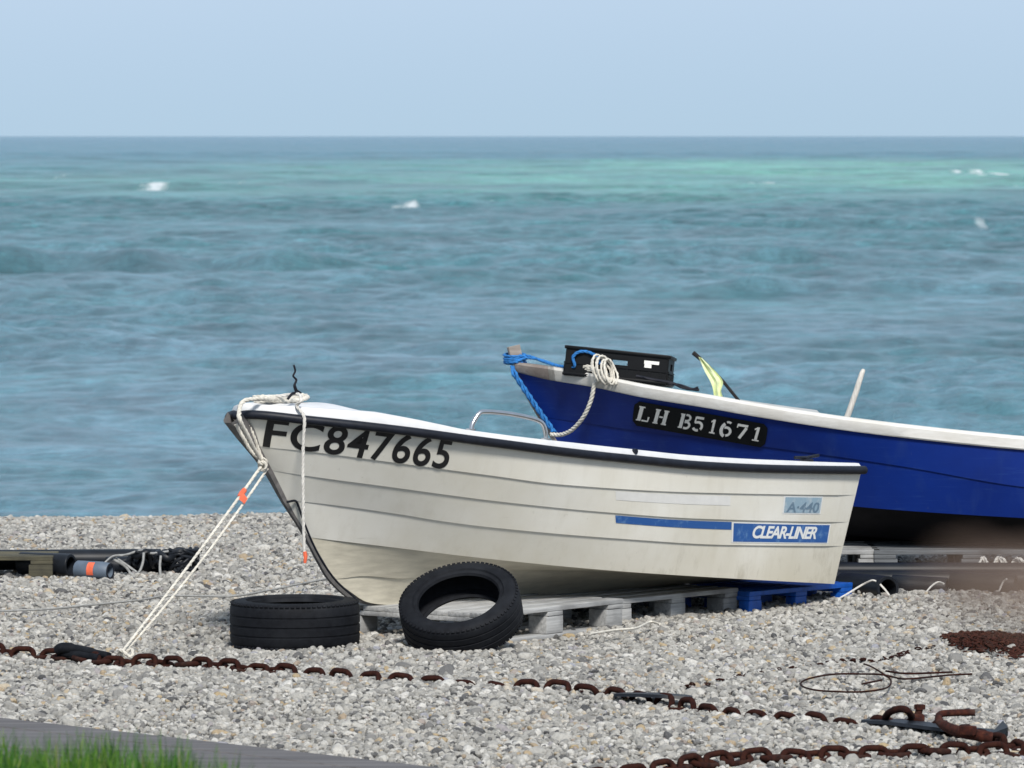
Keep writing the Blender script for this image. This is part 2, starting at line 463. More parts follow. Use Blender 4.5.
# ------------------------------------------------------------------ path and grass bank
def path_mat():
    m = NT('grey_path_boards'); v = m.coord('Object', (1, 1, 1))
    mp = m.n('ShaderNodeMapping'); tc = m.n('ShaderNodeTexCoord'); m.l(tc.outputs['Object'], mp.inputs[0])
    mp.inputs['Rotation'].default_value = (0, 0, -math.atan2(ED.y, ED.x)); mp.inputs['Scale'].default_value = (.7, 12, 1)
    g = m.noise(mp.outputs[0], 1.3, 6, .6); f = m.noise(v, 40, 5, .6); b = m.noise(v, 1.2, 3)
    col = m.ramp(g, [(.32, (.068, .063, .063)), (.68, (.148, .138, .136))])
    col = m.mix(m.val(f, .4, .8, 0, .4), col, (.10, .095, .10)); col = m.mix(m.val(b, .45, .7, 0, .3), col, (.14, .136, .138))
    m.base(col); m.set(Roughness=.85); m.bump(f, .004, .7)
    return m.mat
pb = MB()
off = 0
for k in range(8):
    w = .205
    a = E1 - ED*14 + EN*(off + .004); z0 = .03 + random.uniform(-.004, .004)
    rows = []
    for j in range(0, 29):
        p = E1 + ED*(-14 + j) ; p0 = p + EN*off; p1 = p + EN*(off + w)
        rows.append([Vector((p0.x, p0.y, -.16)), Vector((p0.x, p0.y, z0 - .006)), Vector((p0.x + EN.x*.006, p0.y + EN.y*.006, z0)),
                     Vector((p1.x - EN.x*.006, p1.y - EN.y*.006, z0)), Vector((p1.x, p1.y, z0 - .006)), Vector((p1.x, p1.y, -.16))])
    pb.grid(rows, flip=True); off += w + .008
tag(pb.build('path', path_mat(), None, 25), 'weathered grey boarded path along the edge of the shingle', 'path', kind='structure')

def bank_h(x, y):
    d = -path_dist(x, y) - 1.75                      # metres beyond the path's near edge
    t = np.clip(d/4.2, 0, 1); t = t*t*(3 - 2*t)
    return np.where(d < 0, np.maximum(-.4, .01 + .6*d), .01 + .63*t) + .02*np.sin(2.1*x + 1.3*y)*t
def soil_mat():
    m = NT('grassy_soil'); v = m.coord('Object'); a = m.noise(v, 6, 6, .65)
    m.base(m.ramp(a, [(.3, (.02, .035, .010)), (.6, (.04, .085, .02)), (.8, (.075, .06, .035))])); m.set(Roughness=.95); m.bump(a, .03, .8)
    return m.mat
bk = sheet('grass_bank', np.concatenate([-np.geomspace(300, 7, 12), np.linspace(-6, 6, 90), np.geomspace(7, 300, 12)]),
           np.concatenate([np.linspace(-60, -1, 10), np.linspace(0, 25, 150)]), bank_h, soil_mat())
tag(bk, 'grassy bank that rises from the path towards the viewer', 'bank', kind='structure')

def grass_mat():
    m = NT('grass_blades'); at = m.n('ShaderNodeAttribute', attribute_name='tint')
    m.base(m.ramp(at.outputs['Fac'], [(0, (.012, .045, .006)), (.40, (.035, .12, .012)), (.66, (.10, .225, .018)), (.88, (.20, .31, .045)), (1, (.28, .25, .11))]))
    m.set(Roughness=.6); m.b.inputs['Specular IOR Level'].default_value = .25
    tr = m.n('ShaderNodeBsdfTranslucent'); tr.inputs[0].default_value = (.06, .20, .02, 1)
    mx = m.n('ShaderNodeMixShader'); mx.inputs[0].default_value = .25
    out = m.t.nodes['Material Output']; m.l(m.b.outputs[0], mx.inputs[1]); m.l(tr.outputs[0], mx.inputs[2]); m.l(mx.outputs[0], out.inputs[0])
    return m.mat
def grass():
    V = []; Fq = []; T = []
    def blade(x, y, h, lean, az, w, tint):
        z = float(bank_h(x, y)) - .01
        px, py = math.cos(az), math.sin(az); qx, qy = -py, px
        o = len(V)
        for i in range(4):
            t = i/3; ww = w*(1 - t)**.7*.5 + .0004
            c = (x + px*lean*t*t, y + py*lean*t*t, z + h*(t - .18*lean/h*t*t))
            V.append((c[0] + qx*ww, c[1] + qy*ww, c[2])); V.append((c[0] - qx*ww, c[1] - qy*ww, c[2])); T.extend([tint]*2)
        for i in range(3):
            a = o + 2*i; Fq.append((a, a + 1, a + 3, a + 2))
    def top_at(px):   # photo row of the grass tops along the clump
        return np.interp(px, [-300, 0, 30, 70, 110, 150, 180, 196, 206, 216, 232, 244, 400], [722, 724, 731, 728, 726, 729, 734, 745, 749, 745, 747, 762, 795])
    r = random.Random(5)
    for _ in range(15500):
        y = r.uniform(12.2, 14.0); px = r.uniform(-330, 262); x = (px - 512)/FPX*y
        ztop = z_for(y, float(top_at(px)) + 4)
        h = ztop - float(bank_h(x, y))
        if h < .02: h = .03
        cl = .72 + .55*mnoise.noise(Vector((x*9, y*4, 0)))
        h = h*r.uniform(.4, 1.02)*min(1.08, cl + .2)
        blade(x, y, max(h, .03), r.uniform(.01, .09), r.uniform(0, 6.28), r.choice([.003, .004, .005, .007, .010]), min(1, max(0, r.gauss(.45, .24) + .35*mnoise.noise(Vector((x*6, y*3, 3))))))
    # tall seed stalks seen against the path
    for px, py in ((3, 712), (8, 722), (24, 730), (80, 733), (84, 730), (70, 735), (40, 728), (128, 737), (150, 735), (112, 736), (184, 745), (-40, 705), (-90, 715)):
        y = 12.9; x = (px - 512)/FPX*y; h = z_for(y, py) - float(bank_h(x, y))
        blade(x, y, h, r.uniform(.01, .05), r.choice([0, 3.14]) + r.uniform(-.5, .5), .007, r.choice([.3, .45, .9]))
    # short turf over the rest of the bank
    for _ in range(9000):
        y = r.uniform(5, 17); x = r.uniform(-4, 4)
        if path_dist(x, y) > -2.0: continue
        blade(x, y, r.uniform(.03, .075), r.uniform(.01, .04), r.uniform(0, 6.28), r.uniform(.004, .008), r.uniform(.1, .8))
    o = nmesh('grass', np.array(V), np.array(Fq), grass_mat())
    a = o.data.attributes.new('tint', 'FLOAT', 'POINT'); a.data.foreach_set('value', np.array(T, dtype=np.float32))
    tag(o, 'lush green grass growing at the path edge', 'grass', kind='stuff')
grass()

# ------------------------------------------------------------------ sea
SEAZ = -2.5
def sea():
    ths = np.concatenate([-np.geomspace(75, 8.6, 26), np.linspace(-8.4, 8.4, 440), np.geomspace(8.6, 75, 26)])
    ths = np.radians(ths)
    d = [52.0]
    while d[-1] < 430: d.append(d[-1]*1.00115)
    while d[-1] < 1600: d.append(d[-1]*1.0026)
    while d[-1] < 90000: d.append(d[-1]*1.05)
    D = np.array(d); TT, DD = np.meshgrid(np.tan(ths), D)
    X = TT*DD; Y = DD.copy()
    Z = np.zeros_like(X); r = np.random.default_rng(4)
    n = 120
    lam = np.exp(np.linspace(math.log(.45), math.log(22), n))
    step = np.gradient(D)
    SL = np.zeros_like(X)
    for L in lam:
        k = 2*math.pi/L
        spread = .8 if L < 4 else .45
        th = r.normal(0, spread) + .12
        amp = .0085*L if L < 3 else .0255*(3/L)**.2
        amp *= r.uniform(.5, 1.3)
        ph = r.uniform(0, 6.28)
        arg = k*(X*math.sin(th) + Y*math.cos(th)) + ph
        fade = np.clip((L/step - 2.2)/2.5, 0, 1)[:, None]
        Z += fade*amp*(np.sin(arg) + .18*np.cos(2*arg))
    for L in np.exp(np.linspace(math.log(11), math.log(42), 22)):
        k = 2*math.pi/L; th = r.normal(0, .42) + .1; amp = .0030*L*r.uniform(.5, 1.3)
        fade = np.clip((L/step - 2.2)/2.5, 0, 1)[:, None]
        arg = k*(X*math.sin(th) + Y*math.cos(th)) + r.uniform(0, 6.28)
        Z += fade*amp*(np.sin(arg) + .25*np.cos(2*arg))
    # slow groups make some waves larger
    env = .72 + .33*np.sin(.045*Y + .02*X + 1) * np.sin(.11*X + .013*Y + 2) + .12*np.sin(.21*X - .06*Y)
    Z *= env*.80
    # three long swell crests measured from the picture
    def swell(px0, px1, py, h, L):
        dist = (CAMH - SEAZ)*FPX/(py - 136)
        xc0, xc1 = (px0 - 512)/FPX*dist, (px1 - 512)/FPX*dist
        wob = .5*np.sin(X*.5 + py) + .3*np.sin(X*1.3)
        q = (Y - dist + wob)/L
        lat = 1/(1 + np.exp(-(X - xc0)/.9)) * 1/(1 + np.exp((X - xc1)/.9))
        return h*lat*np.exp(-q*q)*(1 + .25*np.sin(X*1.3 + py))
    Z += swell(-80, 372, 270, .66, 1.9) + swell(250, 345, 262, .22, 1.4) + swell(690, 1150, 294, .40, 1.5) + swell(605, 690, 246, .32, 1.8) + swell(-60, 60, 300, .2, 1.2) + swell(500, 700, 300, .16, 1.2)
    foam = np.zeros_like(X)
    def cap(px, py, wpx, hpx, a=1.0):
        dist = (CAMH - SEAZ)*FPX/(py - 136)
        PX = 512 + FPX*X/Y; PY = 136 + (CAMH - SEAZ)*FPX/Y
        xc = (px - 512)/FPX*dist; wx = wpx/FPX*dist; wy = hpx/(py - 136)*dist
        q = ((X - xc)/wx)**2 + ((Y - dist)/wy)**2
        return a*np.exp(-q)
    for c in ((152, 189.5, 13, 1.7, 1.25), (141, 191, 8, 1.1, .9), (161, 188.3, 5, 1.0, .9), (405, 208, 12, 1.5, 1.1), (413, 207, 5, 1.4, .8), (66, 178, 9, 1.1, .65), (30, 178, 6, 1.0, .5), (168, 172, 5, 1.1, .5),
              (226, 165, 8, 1.0, .45), (762, 186, 10, 1.8, 1.2), (775, 185.4, 5, 1.6, 1.0), (850, 184, 5, 1.2, .5), (966, 174, 5, 2.4, 1.7), (994, 174.5, 6, 2.6, 1.9), (966, 181, 2.5, 1.6, .7), (1020, 187, 6, 1.4, .6),
              (981, 226, 5, 1.6, .75), (493, 204, 4, 1.6, .6), (340, 210, 4, 1.4, .55), (810, 173, 4, 1.2, .5), (600, 174, 3, 1.2, .4), (8, 250, 12, 1.6, .55), (88, 226, 8, 1.2, .45), (240, 184, 5, 1.1, .4), (560, 190, 5, 1.1, .4)):
        foam += cap(*c)
    Z += foam*.02
    ny, nx = X.shape
    V = np.stack([X.ravel(), Y.ravel(), (SEAZ + Z).ravel()], 1)
    i = (np.arange(ny - 1)[:, None]*nx + np.arange(nx - 1)[None, :]).ravel()
    Fq = np.stack([i, i + 1, i + nx + 1, i + nx], 1)
    m = NT('sea_water'); v = m.coord('Object')
    sx = m.n('ShaderNodeSeparateXYZ'); tc = m.n('ShaderNodeTexCoord'); m.l(tc.outputs['Object'], sx.inputs[0])
    lg = m.n('ShaderNodeMath', operation='LOGARITHM'); m.l(sx.outputs[1], lg.inputs[0]); lg.inputs[1].default_value = 10
    pn = m.noise(m.coord('Object', (.012, .004, 0)), 1.0, 4, .6)
    add = m.n('ShaderNodeMath', operation='MULTIPLY_ADD'); m.l(pn, add.inputs[0]); add.inputs[1].default_value = .24; m.l(lg.outputs[0], add.inputs[2])
    # distance (log10 m) -> water colour: clear teal inshore, turbid green bank at 0.5-1 km, slate offshore
    ld = m.val(add.outputs[0], 1.6, 3.8)
    col = m.ramp(ld, [(.0, (.090, .196, .255)), (.28, (.108, .208, .262)), (.42, (.075, .175, .208)), (.54, (.046, .148, .162)), (.62, (.042, .146, .164)), (.70, (.03, .130, .168)), (.76, (.018, .12, .165)), (1, (.012, .11, .17))])
    # turbid green water over a bank, strongest to the right
    gb_ = m.ramp(ld, [(.50, (0, 0, 0)), (.575, (1, 1, 1)), (.68, (1, 1, 1)), (.735, (0, 0, 0))])
    gx_ = m.n('ShaderNodeMath', operation='MULTIPLY_ADD'); m.l(m.noise(m.coord('Object', (.03, .006, 0)), 1.0, 5, .65), gx_.inputs[0]); gx_.inputs[1].default_value = 150; m.l(sx.outputs[0], gx_.inputs[2])
    gm = m.n('ShaderNodeMath', operation='MULTIPLY'); m.l(gb_, gm.inputs[0]); m.l(m.val(gx_.outputs[0], 10, 115, .10, 1), gm.inputs[1])
    col = m.mix(gm.outputs[0], col, (.11, .335, .25))
    mo = m.noise(m.coord('Object', (.045, .009, 0)), 1.0, 6, .7)
    col = m.mix(m.val(mo, .46, .62, 0, .55), col, (.022, .115, .135))
    m.l(m.val(lg.outputs[0], 2.6, 3.2, .5, .22), m.b.inputs['Specular IOR Level'])
    pa = m.noise(m.coord('Object', (.11, .035, 0)), 1.0, 5, .62)
    col = m.mix(m.val(pa, .46, .66, 0, .42), col, (.025, .15, .16))
    # wind streaks: aerated lighter water, plus wave and ripple shading painted into the colour, a metre across and larger
    def mul(a, b):
        q = m.n('ShaderNodeMath', operation='MULTIPLY'); m.l(a, q.inputs[0]); m.l(b, q.inputs[1]); return q.outputs[0]
    w1 = m.noise(m.coord('Object', (.50, .40, 0)), 1.0, 6, .68); w2 = m.noise(m.coord('Object', (.13, .075, 0)), 1.0, 5, .66)
    w3 = m.noise(m.coord('Object', (2.1, .75, 0)), 1.0, 5, .7); w4 = m.noise(m.coord('Object', (.02, .016, 0)), 1.0, 3, .5)
    k_ = mul(mul(m.val(w1, .34, .66, .76, 1.42), m.val(w3, .32, .68, .80, 1.25)), mul(m.val(w2, .36, .64, .82, 1.27), m.val(w4, .38, .62, .86, 1.16)))
    vs_ = m.n('ShaderNodeVectorMath', operation='SCALE'); m.l(col, vs_.inputs[0]); m.l(k_, vs_.inputs['Scale'])
    col = vs_.outputs[0]
    fa = m.n('ShaderNodeAttribute', attribute_name='foam')
    fn = m.noise(m.coord('Object', (1.3, .10, 1)), 1.0, 6, .75)
    fm = m.n('ShaderNodeMath', operation='MULTIPLY'); m.l(fa.outputs['Fac'], fm.inputs[0]); m.l(m.val(fn, .36, .62, .15, 1.5), fm.inputs[1])
    ff = m.val(fm.outputs[0], .2, 1.35, 0, .95)
    m.base(m.mix(ff, col, (.72, .77, .78)))
    m.l(m.val(ff, 0, 1, .16, .8), m.b.inputs['Roughness']); m.b.inputs['IOR'].default_value = 1.33
    n1 = m.noise(m.coord('Object', (1.0, 1.8, 1)), 2.3, 6, .7); n2 = m.noise(m.coord('Object', (.35, .8, 1)), 1.0, 4, .6)
    s = m.n('ShaderNodeMath', operation='MULTIPLY_ADD'); m.l(n2, s.inputs[0]); s.inputs[1].default_value = 2.0; m.l(n1, s.inputs[2])
    m.bump(s.outputs[0], .26, 1.0)
    o = nmesh('sea', V, Fq, m.mat)
    a = o.data.attributes.new('foam', 'FLOAT', 'POINT'); a.data.foreach_set('value', foam.astype(np.float32).ravel())
    tag(o, 'choppy blue green sea with small whitecaps reaching to the horizon', 'sea', kind='structure')
sea()

# ------------------------------------------------------------------ boats: shared hull machinery
class Hull:
    """A hull lofted through longitudinal lines. Port lines are (u, half beam, z) tables in the boat's own frame."""
    def __init__(self, O, theta, heel=0.0):
        self.O = Vector((O[0], O[1], 0)); self.F = Vector((-math.cos(theta), -math.sin(theta), 0)); self.P = Vector((math.sin(theta), -math.cos(theta), 0))
        self.heel = math.sin(heel); self.lines = []
    def xy(self, u, v): return self.O + self.F*u + self.P*v
    def px(self, u, v):
        p = self.xy(u, v); return px_of(p.x, p.y)
    def u_at_px(self, px, v=0.0):
        lo, hi = -3.0, 8.0
        for _ in range(60):
            mid = (lo + hi)/2
            if self.px(mid, v) > px: lo = mid
            else: hi = mid
        return (lo + hi)/2
    def add_line(self, u0, u1, bs, bb, tgt=None, zz=None, n=72):
        """from stern u0 to stem u1; bs/bb = half-beam knots; tgt = (px, py) rows of the photo, or zz = heights at bs"""
        s = 1 - (1 - np.linspace(0, 1, n))**1.7
        u = u0 + (u1 - u0)*s; b = curve1(bs, bb, s); z = np.zeros(n)
        for i in range(n):
            p = self.xy(u[i], b[i])
            if tgt is not None:
                px = px_of(p.x, p.y)
                z[i] = z_for(p.y, float(curve1([t[0] for t in tgt], [t[1] for t in tgt], px)))
        if zz is not None: z = curve1(bs, zz, s)
        self.lines.append((u, b, z))
    def pt(self, k, i, side=1, dv=0.0, dz=0.0):
        u, b, z = self.lines[k]
        bb = max(0.0, b[i]) + dv
        zz = z[i] + dz + (0 if side > 0 else 2*b[i]*self.heel*max(0, 1 - k/3))
        p = self.xy(u[i], bb*side); return Vector((p.x, p.y, zz))
    def on_line(self, k, u):
        U, B, Z = self.lines[k]
        return float(np.interp(u, U, B)), float(np.interp(u, U, Z))
    def at(self, k, s):
        U, B, Z = self.lines[k]; I = np.arange(len(U))
        return float(np.interp(s, I, U)), float(np.interp(s, I, B)), float(np.interp(s, I, Z))
    def surf(self, k, s, t, eps, lap=.0065):
        """port side point on strake k (between lines k and k+1) at station number s"""
        u0, b0, z0 = self.at(k, s); u1, b1, z1 = self.at(k + 1, s)
        lp = lap*min(1, (len(self.lines[k][0]) - 1 - s)/14, s/2)
        b = b0 + (b1 + lp - b0)*t; u = u0 + (u1 - u0)*t
        du = self.at(k, s + .5)[0] - self.at(k, s - .5)[0]; db = self.at(k, s + .5)[1] - self.at(k, s - .5)[1]
        n = (self.P*du - self.F*db).normalized()
        p = self.xy(u, b) + n*eps
        return Vector((p.x, p.y, z0 + (z1 - z0)*t))
    def s_at_px(self, k, px, t=.5):
        lo, hi = 0.0, float(len(self.lines[k][0]) - 1)
        for _ in range(40):
            m = (lo + hi)/2; q = self.surf(k, m, t, 0)
            if px_of(q.x, q.y, q.z) > px: lo = m
            else: hi = m
        return (lo + hi)/2

def text_mesh(txt, shear=0.0, bold=0.0, spacing=1.0):
    cu = bpy.data.curves.new('lettering', 'FONT'); cu.body = txt; cu.shear = shear; cu.offset = bold; cu.space_character = spacing
    ob = bpy.data.objects.new('lettering', cu); COL.objects.link(ob)
    dg = bpy.context.evaluated_depsgraph_get(); dg.update()
    me = bpy.data.meshes.new_from_object(ob.evaluated_get(dg))
    bm = bmesh.new(); bm.from_mesh(me)
    bpy.data.objects.remove(ob); bpy.data.curves.remove(cu); bpy.data.meshes.remove(me)
    x0 = min(v.co.x for v in bm.verts); x1 = max(v.co.x for v in bm.verts); y0 = min(v.co.y for v in bm.verts); y1 = max(v.co.y for v in bm.verts)
    for v in bm.verts: v.co = Vector(((v.co.x - x0)/(x1 - x0), (v.co.y - y0)/(y1 - y0), 0))
    for k in range(1, 48):
        bmesh.ops.bisect_plane(bm, geom=bm.verts[:] + bm.edges[:] + bm.faces[:], plane_co=(k/48, 0, 0), plane_no=(1, 0, 0))
    for k in range(1, 4):
        bmesh.ops.bisect_plane(bm, geom=bm.verts[:] + bm.edges[:] + bm.faces[:], plane_co=(0, k/4, 0), plane_no=(0, 1, 0))
    bm.verts.index_update()
    r = ([(v.co.x, v.co.y) for v in bm.verts], [[v.index for v in f.verts] for f in bm.faces]); bm.free(); return r
def rect_mesh(nx=30, ny=2):
    return ([(i/nx, j/ny) for j in range(ny + 1) for i in range(nx + 1)], [[j*(nx+1)+i, j*(nx+1)+i+1, (j+1)*(nx+1)+i+1, (j+1)*(nx+1)+i] for j in range(ny) for i in range(nx)])

# ------------------------------------------------------------------ white boat
TH = math.radians(47)
WB = Hull((1.183, 27.02), TH, math.radians(-3.2))
S9 = [0, .2, .4, .6, .75, .87, .95, .985, 1]
stem = {}
for nm, (px, py) in dict(sheer=(238, 419), lap1=(251, 447), lap2=(267, 470), lap3=(284, 500), chine=(307, 537), mid=(331, 579), keel=(356, 598)).items():
    stem[nm] = (WB.u_at_px(px), px, py)
WB.add_line(0, stem['sheer'][0], S9, [.62, .67, .68, .635, .54, .385, .21, .09, .0], [(229, 419), (245, 414.5), (306, 420), (401, 430.5), (483, 441.5), (577, 453.5), (640, 460), (700, 465.5), (780, 469), (855, 470), (870, 470)])
WB.add_line(.018, stem['lap1'][0], S9, [.60, .65, .66, .60, .485, .32, .16, .065, .012], [(240, 441), (252, 445), (308, 451.5), (400, 463.5), (490, 475.5), (560, 484.5), (700, 492.6), (855, 495), (870, 495)])
WB.add_line(.036, stem['lap2'][0], S9, [.575, .625, .635, .56, .44, .28, .14, .06, .012], [(255, 468), (268, 470), (311, 476.5), (400, 488.5), (440, 494), (490, 500.5), (600, 511.8), (700, 518.7), (850, 522), (870, 522)])
WB.add_line(.054, stem['lap3'][0], S9, [.555, .605, .605, .52, .385, .225, .105, .045, .012], [(270, 498), (284, 500), (306, 502), (400, 514.5), (440, 521), (490, 527.3), (617, 538.5), (730, 545), (850, 546), (870, 546)])
WB.add_line(.075, stem['chine'][0], S9, [.52, .57, .56, .455, .315, .17, .075, .035, .012], [(290, 535), (307, 537), (317, 538.3), (385, 546.5), (490, 559), (617, 571), (683, 575.5), (777, 581), (835, 584), (870, 586)])
def keel_z(u): return 0
# bottom: mid line and keel given as heights
zk0 = .112; um, pxm, pym = stem['mid']; uk, pxk, pyk = stem['keel']
zst = lambda key: z_for(WB.xy(stem[key][0], 0).y, stem[key][2])
ch = WB.lines[4]
zmid = [.101, .153, .203, .245, .255, .245, .265, (zst('mid') + .26)/2, zst('mid')]
WB.add_line(.078, um, S9, [.30, .33, .32, .25, .165, .09, .04, .02, .012], zz=zmid)
WB.add_line(.080, uk, S9, [.02]*9, zz=[.104, .104, .106, .110, .112, .117, .130, .148, zst('keel')])
print('WB', [(round(float(l[0][-1]), 2), [round(float(z), 3) for z in l[2][::14]], round(float(l[2][-1]), 3)) for l in WB.lines])
NS = 72

broot = empty('rowing_boat', (WB.xy(1.6, 0).x, WB.xy(1.6, 0).y, 0), 'white clinker-style boat with black number on its bow, propped up on pallets', 'boat')
def hull_rows(H, nk, lap, ks=None):
    rows = []
    for side in (1, -1):
        rr = []
        for k in range(nk):
            n = len(H.lines[k][0])
            up = [H.pt(k, i, side) for i in range(n)]
            lo = [H.pt(k + 1, i, side, dv=lap*min(1, (n - 1 - i)/14, i/2)) for i in range(n)]
            rr.append((up, lo))
        rows.append(rr)
    return rows
def build_hull(H, nk, lap, mats, name, parent, split=None):
    mb = MB(); R = hull_rows(H, nk, lap)
    for si, rr in enumerate(R):
        fl = (si == 0)
        for k, (up, lo) in enumerate(rr):
            mi = split[k] if split else 0
            mid = [a.lerp(b, .5) for a, b in zip(up, lo)]
            mb.grid([up, mid, lo], flip=not fl, mi=mi)
            if k + 1 < nk: mb.grid([lo, rr[k + 1][0]], flip=not fl, mi=mi)
    # transom
    for k in range(nk):
        a, b = R[0][k][0][0], R[0][k][1][0]; c, d = R[1][k][1][0], R[1][k][0][0]
        mb.add([a, b, c, d], [[0, 1, 2, 3]], split[k] if split else 0)
    # keel bottom and the stem's blunt front
    kl = R[0][-1][1]; kr = R[1][-1][1]; mb.grid([kl, kr], flip=False, mi=split[-1] if split else 0)
    for k in range(nk):
        a, b = R[0][k][0][-1], R[0][k][1][-1]; c, d = R[1][k][1][-1], R[1][k][0][-1]
        mb.add([a, d, c, b], [[0, 1, 2, 3]], split[k] if split else 0)
    return mb.build(name, mats, parent, 28)
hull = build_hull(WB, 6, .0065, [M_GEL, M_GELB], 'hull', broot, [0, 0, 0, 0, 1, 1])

# stem band: dark strip along the forefoot
st = MB()
sp_px = [(229, 421), (240, 435), (251, 448.5), (267, 470), (284, 501), (303, 531), (319, 561), (331, 580), (353, 598), (388, 605), (430, 608)]
stp = []
for px, py in sp_px:
    u = WB.u_at_px(px); p = WB.xy(u, 0); stp.append(Vector((p.x, p.y, max(.098, z_for(p.y, py)))))
stp = catmull(stp, 6)
rows = []
for i, p in enumerate(stp):
    t = (stp[min(i + 1, len(stp) - 1)] - stp[max(i - 1, 0)]).normalized(); nrm = WB.P.cross(t).normalized()
    if nrm.dot(WB.F) < 0 and nrm.z > 0: nrm = -nrm
    fr = nrm if nrm.dot(WB.F - Vector((0, 0, 1))) > 0 else -nrm
    w = .036 - .023*min(1, max(0, (i - 10)/16))
    a = [(-w - .006, -.05), (-w, -.004), (-w*.6, .010), (w*.6, .010), (w, -.004), (w + .006, -.05)]
    rows.append([p + WB.P*x + fr*y for x, y in a])
st.grid(rows); sb = st.build('stem_band', M_STEM, broot)

# rub rail
def rail_pts(side, dv, dz): return [WB.pt(0, i, side, dv, dz) for i in range(NS)]
rr = MB()
path = rail_pts(1, .012, 0) + rail_pts(-1, .012, 0)[::-1][1:]
F0 = -WB.F*.03
path = [path[0] + F0*.3] + path + [path[-1] + F0*.3]
# D section rail: build as tube with flattened section
rr.tube(path, .0195, 10)
rr.build('rub_rail', M_RAIL, broot, 60)
# pale line under the rail and gunwale cap
def deck_h(u):
    """height of the white moulding's top over the rail line"""
    return float(np.interp(u, [0, .6, 1.5, 2.0, 2.35, 2.6, 2.8, 3.0, 3.3, 3.5], [.034, .042, .048, .050, .046, .046, .060, .072, .058, .040]))
U_FD = WB.u_at_px(452, .55)            # after edge of the foredeck
def crown(u): return float(np.interp(u, [0, U_FD - .35, U_FD, U_FD + .2, U_FD + .45, 3.0, 3.3, 3.5], [0, 0, .0, .03, .055, .05, .025, .0]))
gk = MB()
us, bs_, zs_ = WB.lines[0]
rows_o = []
for i in range(NS):
    u = float(us[i]); b = float(bs_[i]); h = deck_h(u); row = []
    zp = float(zs_[i]); zsb = zp + 2*b*WB.heel
    def P(v, dz, u=u, b=b, zp=zp, zsb=zsb):
        p = WB.xy(u, v); zz = zp + (zsb - zp)*(b - v)/(2*b + 1e-6); return Vector((p.x, p.y, zz + dz))
    w = min(.085, b*.5)
    row = [P(b - .001, .012), P(b - .004, h*.55), P(max(b - .016, b*.7), h*.93), P(max(b - .035, b*.6), h)]
    rows_o.append((row, P, b, w, h, u))
for side in (0, 1):
    rws = []
    for row, P, b, w, h, u in rows_o:
        sg = 1 if side == 0 else -1
        rws.append([P(sg*(b - .001), .012), P(sg*(b - .004), h*.55), P(sg*max(b - .016, b*.7), h*.93), P(sg*max(b - .035, b*.6), h), P(sg*(b - w), h - .002)])
    gk.grid(rws, flip=(side == 1))
# foredeck with crown
rws = []
for row, P, b, w, h, u in rows_o:
    if u < U_FD - .02: continue
    c = crown(u); rws.append([P((b - w)*(1 - 2*j/12), h - .002 + c*(1 - (1 - 2*j/12)**2)) for j in range(13)])
gk.grid(rws, flip=False)
first = rws[0]; mid_ = first[6]; gk.grid([[mid_ + (p - mid_)*.55 + Vector((0, 0, -.26)) for p in first], [mid_ + (p - mid_)*.93 + Vector((0, 0, -.05)) for p in first], first])
# transom cap
P0 = rows_o[0]; _, P, b, w, h, u = P0
gk.box((P(0, h*.5).x + WB.F.x*.03, P(0, 0).y + WB.F.y*.03, P(0, h*.5 + .004).z), (.06, 2*b - .02, h + .004), Matrix.Rotation(math.atan2(WB.F.y, WB.F.x), 3, 'Z'), .008)
gk.build('gunwale_and_foredeck', M_DECK, broot, 40)
# interior
it = MB()
rws = []
for i in range(NS):
    u = float(us[i])
    if u > U_FD + .06: break
    _, P, b, w, h, _u = rows_o[i]
    bi = max(b - w, .05); (b1, z1), (b3, z3) = WB.on_line(1, u), WB.on_line(3, u); z0_ = float(zs_[i])
    b1 = max(.015, min(bi, b1 - .07)); b3 = max(.012, b3 - .12)
    rws.append([P(bi, h - .004), P(b1, z1 - z0_), P(b3, z3 - z0_), P(0, z3 - z0_ - .02), P(-b3, z3 - z0_ + .03), P(-b1, z1 - z0_ + .01), P(-bi, h - .004)])
it.grid(rws, flip=True); it.grid([[p for p in rws[0]], [p + WB.F*.012 for p in rws[0]]])
it.add(rws[0], [[0, 1, 2, 3, 4, 5, 6]])
it.build('interior', M_INNER, broot, 30)
for uu in (.75, 1.75):
    i = int(np.argmin(abs(us - uu))); _, P, b, w, h, u = rows_o[i]
    a, c = P(b - w, -.07), P(-(b - w), -.07); tb = MB(); mid = (a + c)/2
    tb.box(mid, (.24, (a - c).length + .02, .03), Matrix.Rotation(math.atan2(WB.F.y, WB.F.x), 3, 'Z'), .006); tb.build('thwart', M_INNER, broot)

# hull number
def place_on(H, k, verts, faces, ua, ub, ta, tb, eps, name, mat, parent, sk=0.0):
    mb = MB(); vs = []
    ux0, ux1 = H.at(k, ua)[0], H.at(k, ub)[0]; SI = np.arange(len(H.lines[k][0]))
    for x, y in verts:
        sx_ = float(np.interp(ux0 + (ux1 - ux0)*x, H.lines[k][0], SI))
        vs.append(H.surf(k, sx_, ta + (tb - ta)*(1 - y) + sk*x, eps))
    mb.add(vs, faces)
    # orient outward
    n = (vs[faces[0][1]] - vs[faces[0][0]]).cross(vs[faces[0][2]] - vs[faces[0][0]])
    if n.dot(H.P) < 0: mb.f = [f[::-1] for f in mb.f]
    return mb.build(name, mat, parent, 0)
def u_side(H, px, k):
    U, B, Z = H.lines[k]; PX = [H.px(u, b) for u, b in zip(U, B)]
    return float(np.interp(px, PX[::-1], U[::-1]))
vs, fs = text_mesh('FC847665', .32, .0155, 1.07)
place_on(WB, 0, vs, fs, WB.s_at_px(0, 257), WB.s_at_px(0, 453), .07, 1.01, .0022, 'hull_number', M_LETTER, broot)
rv, rf = rect_mesh()
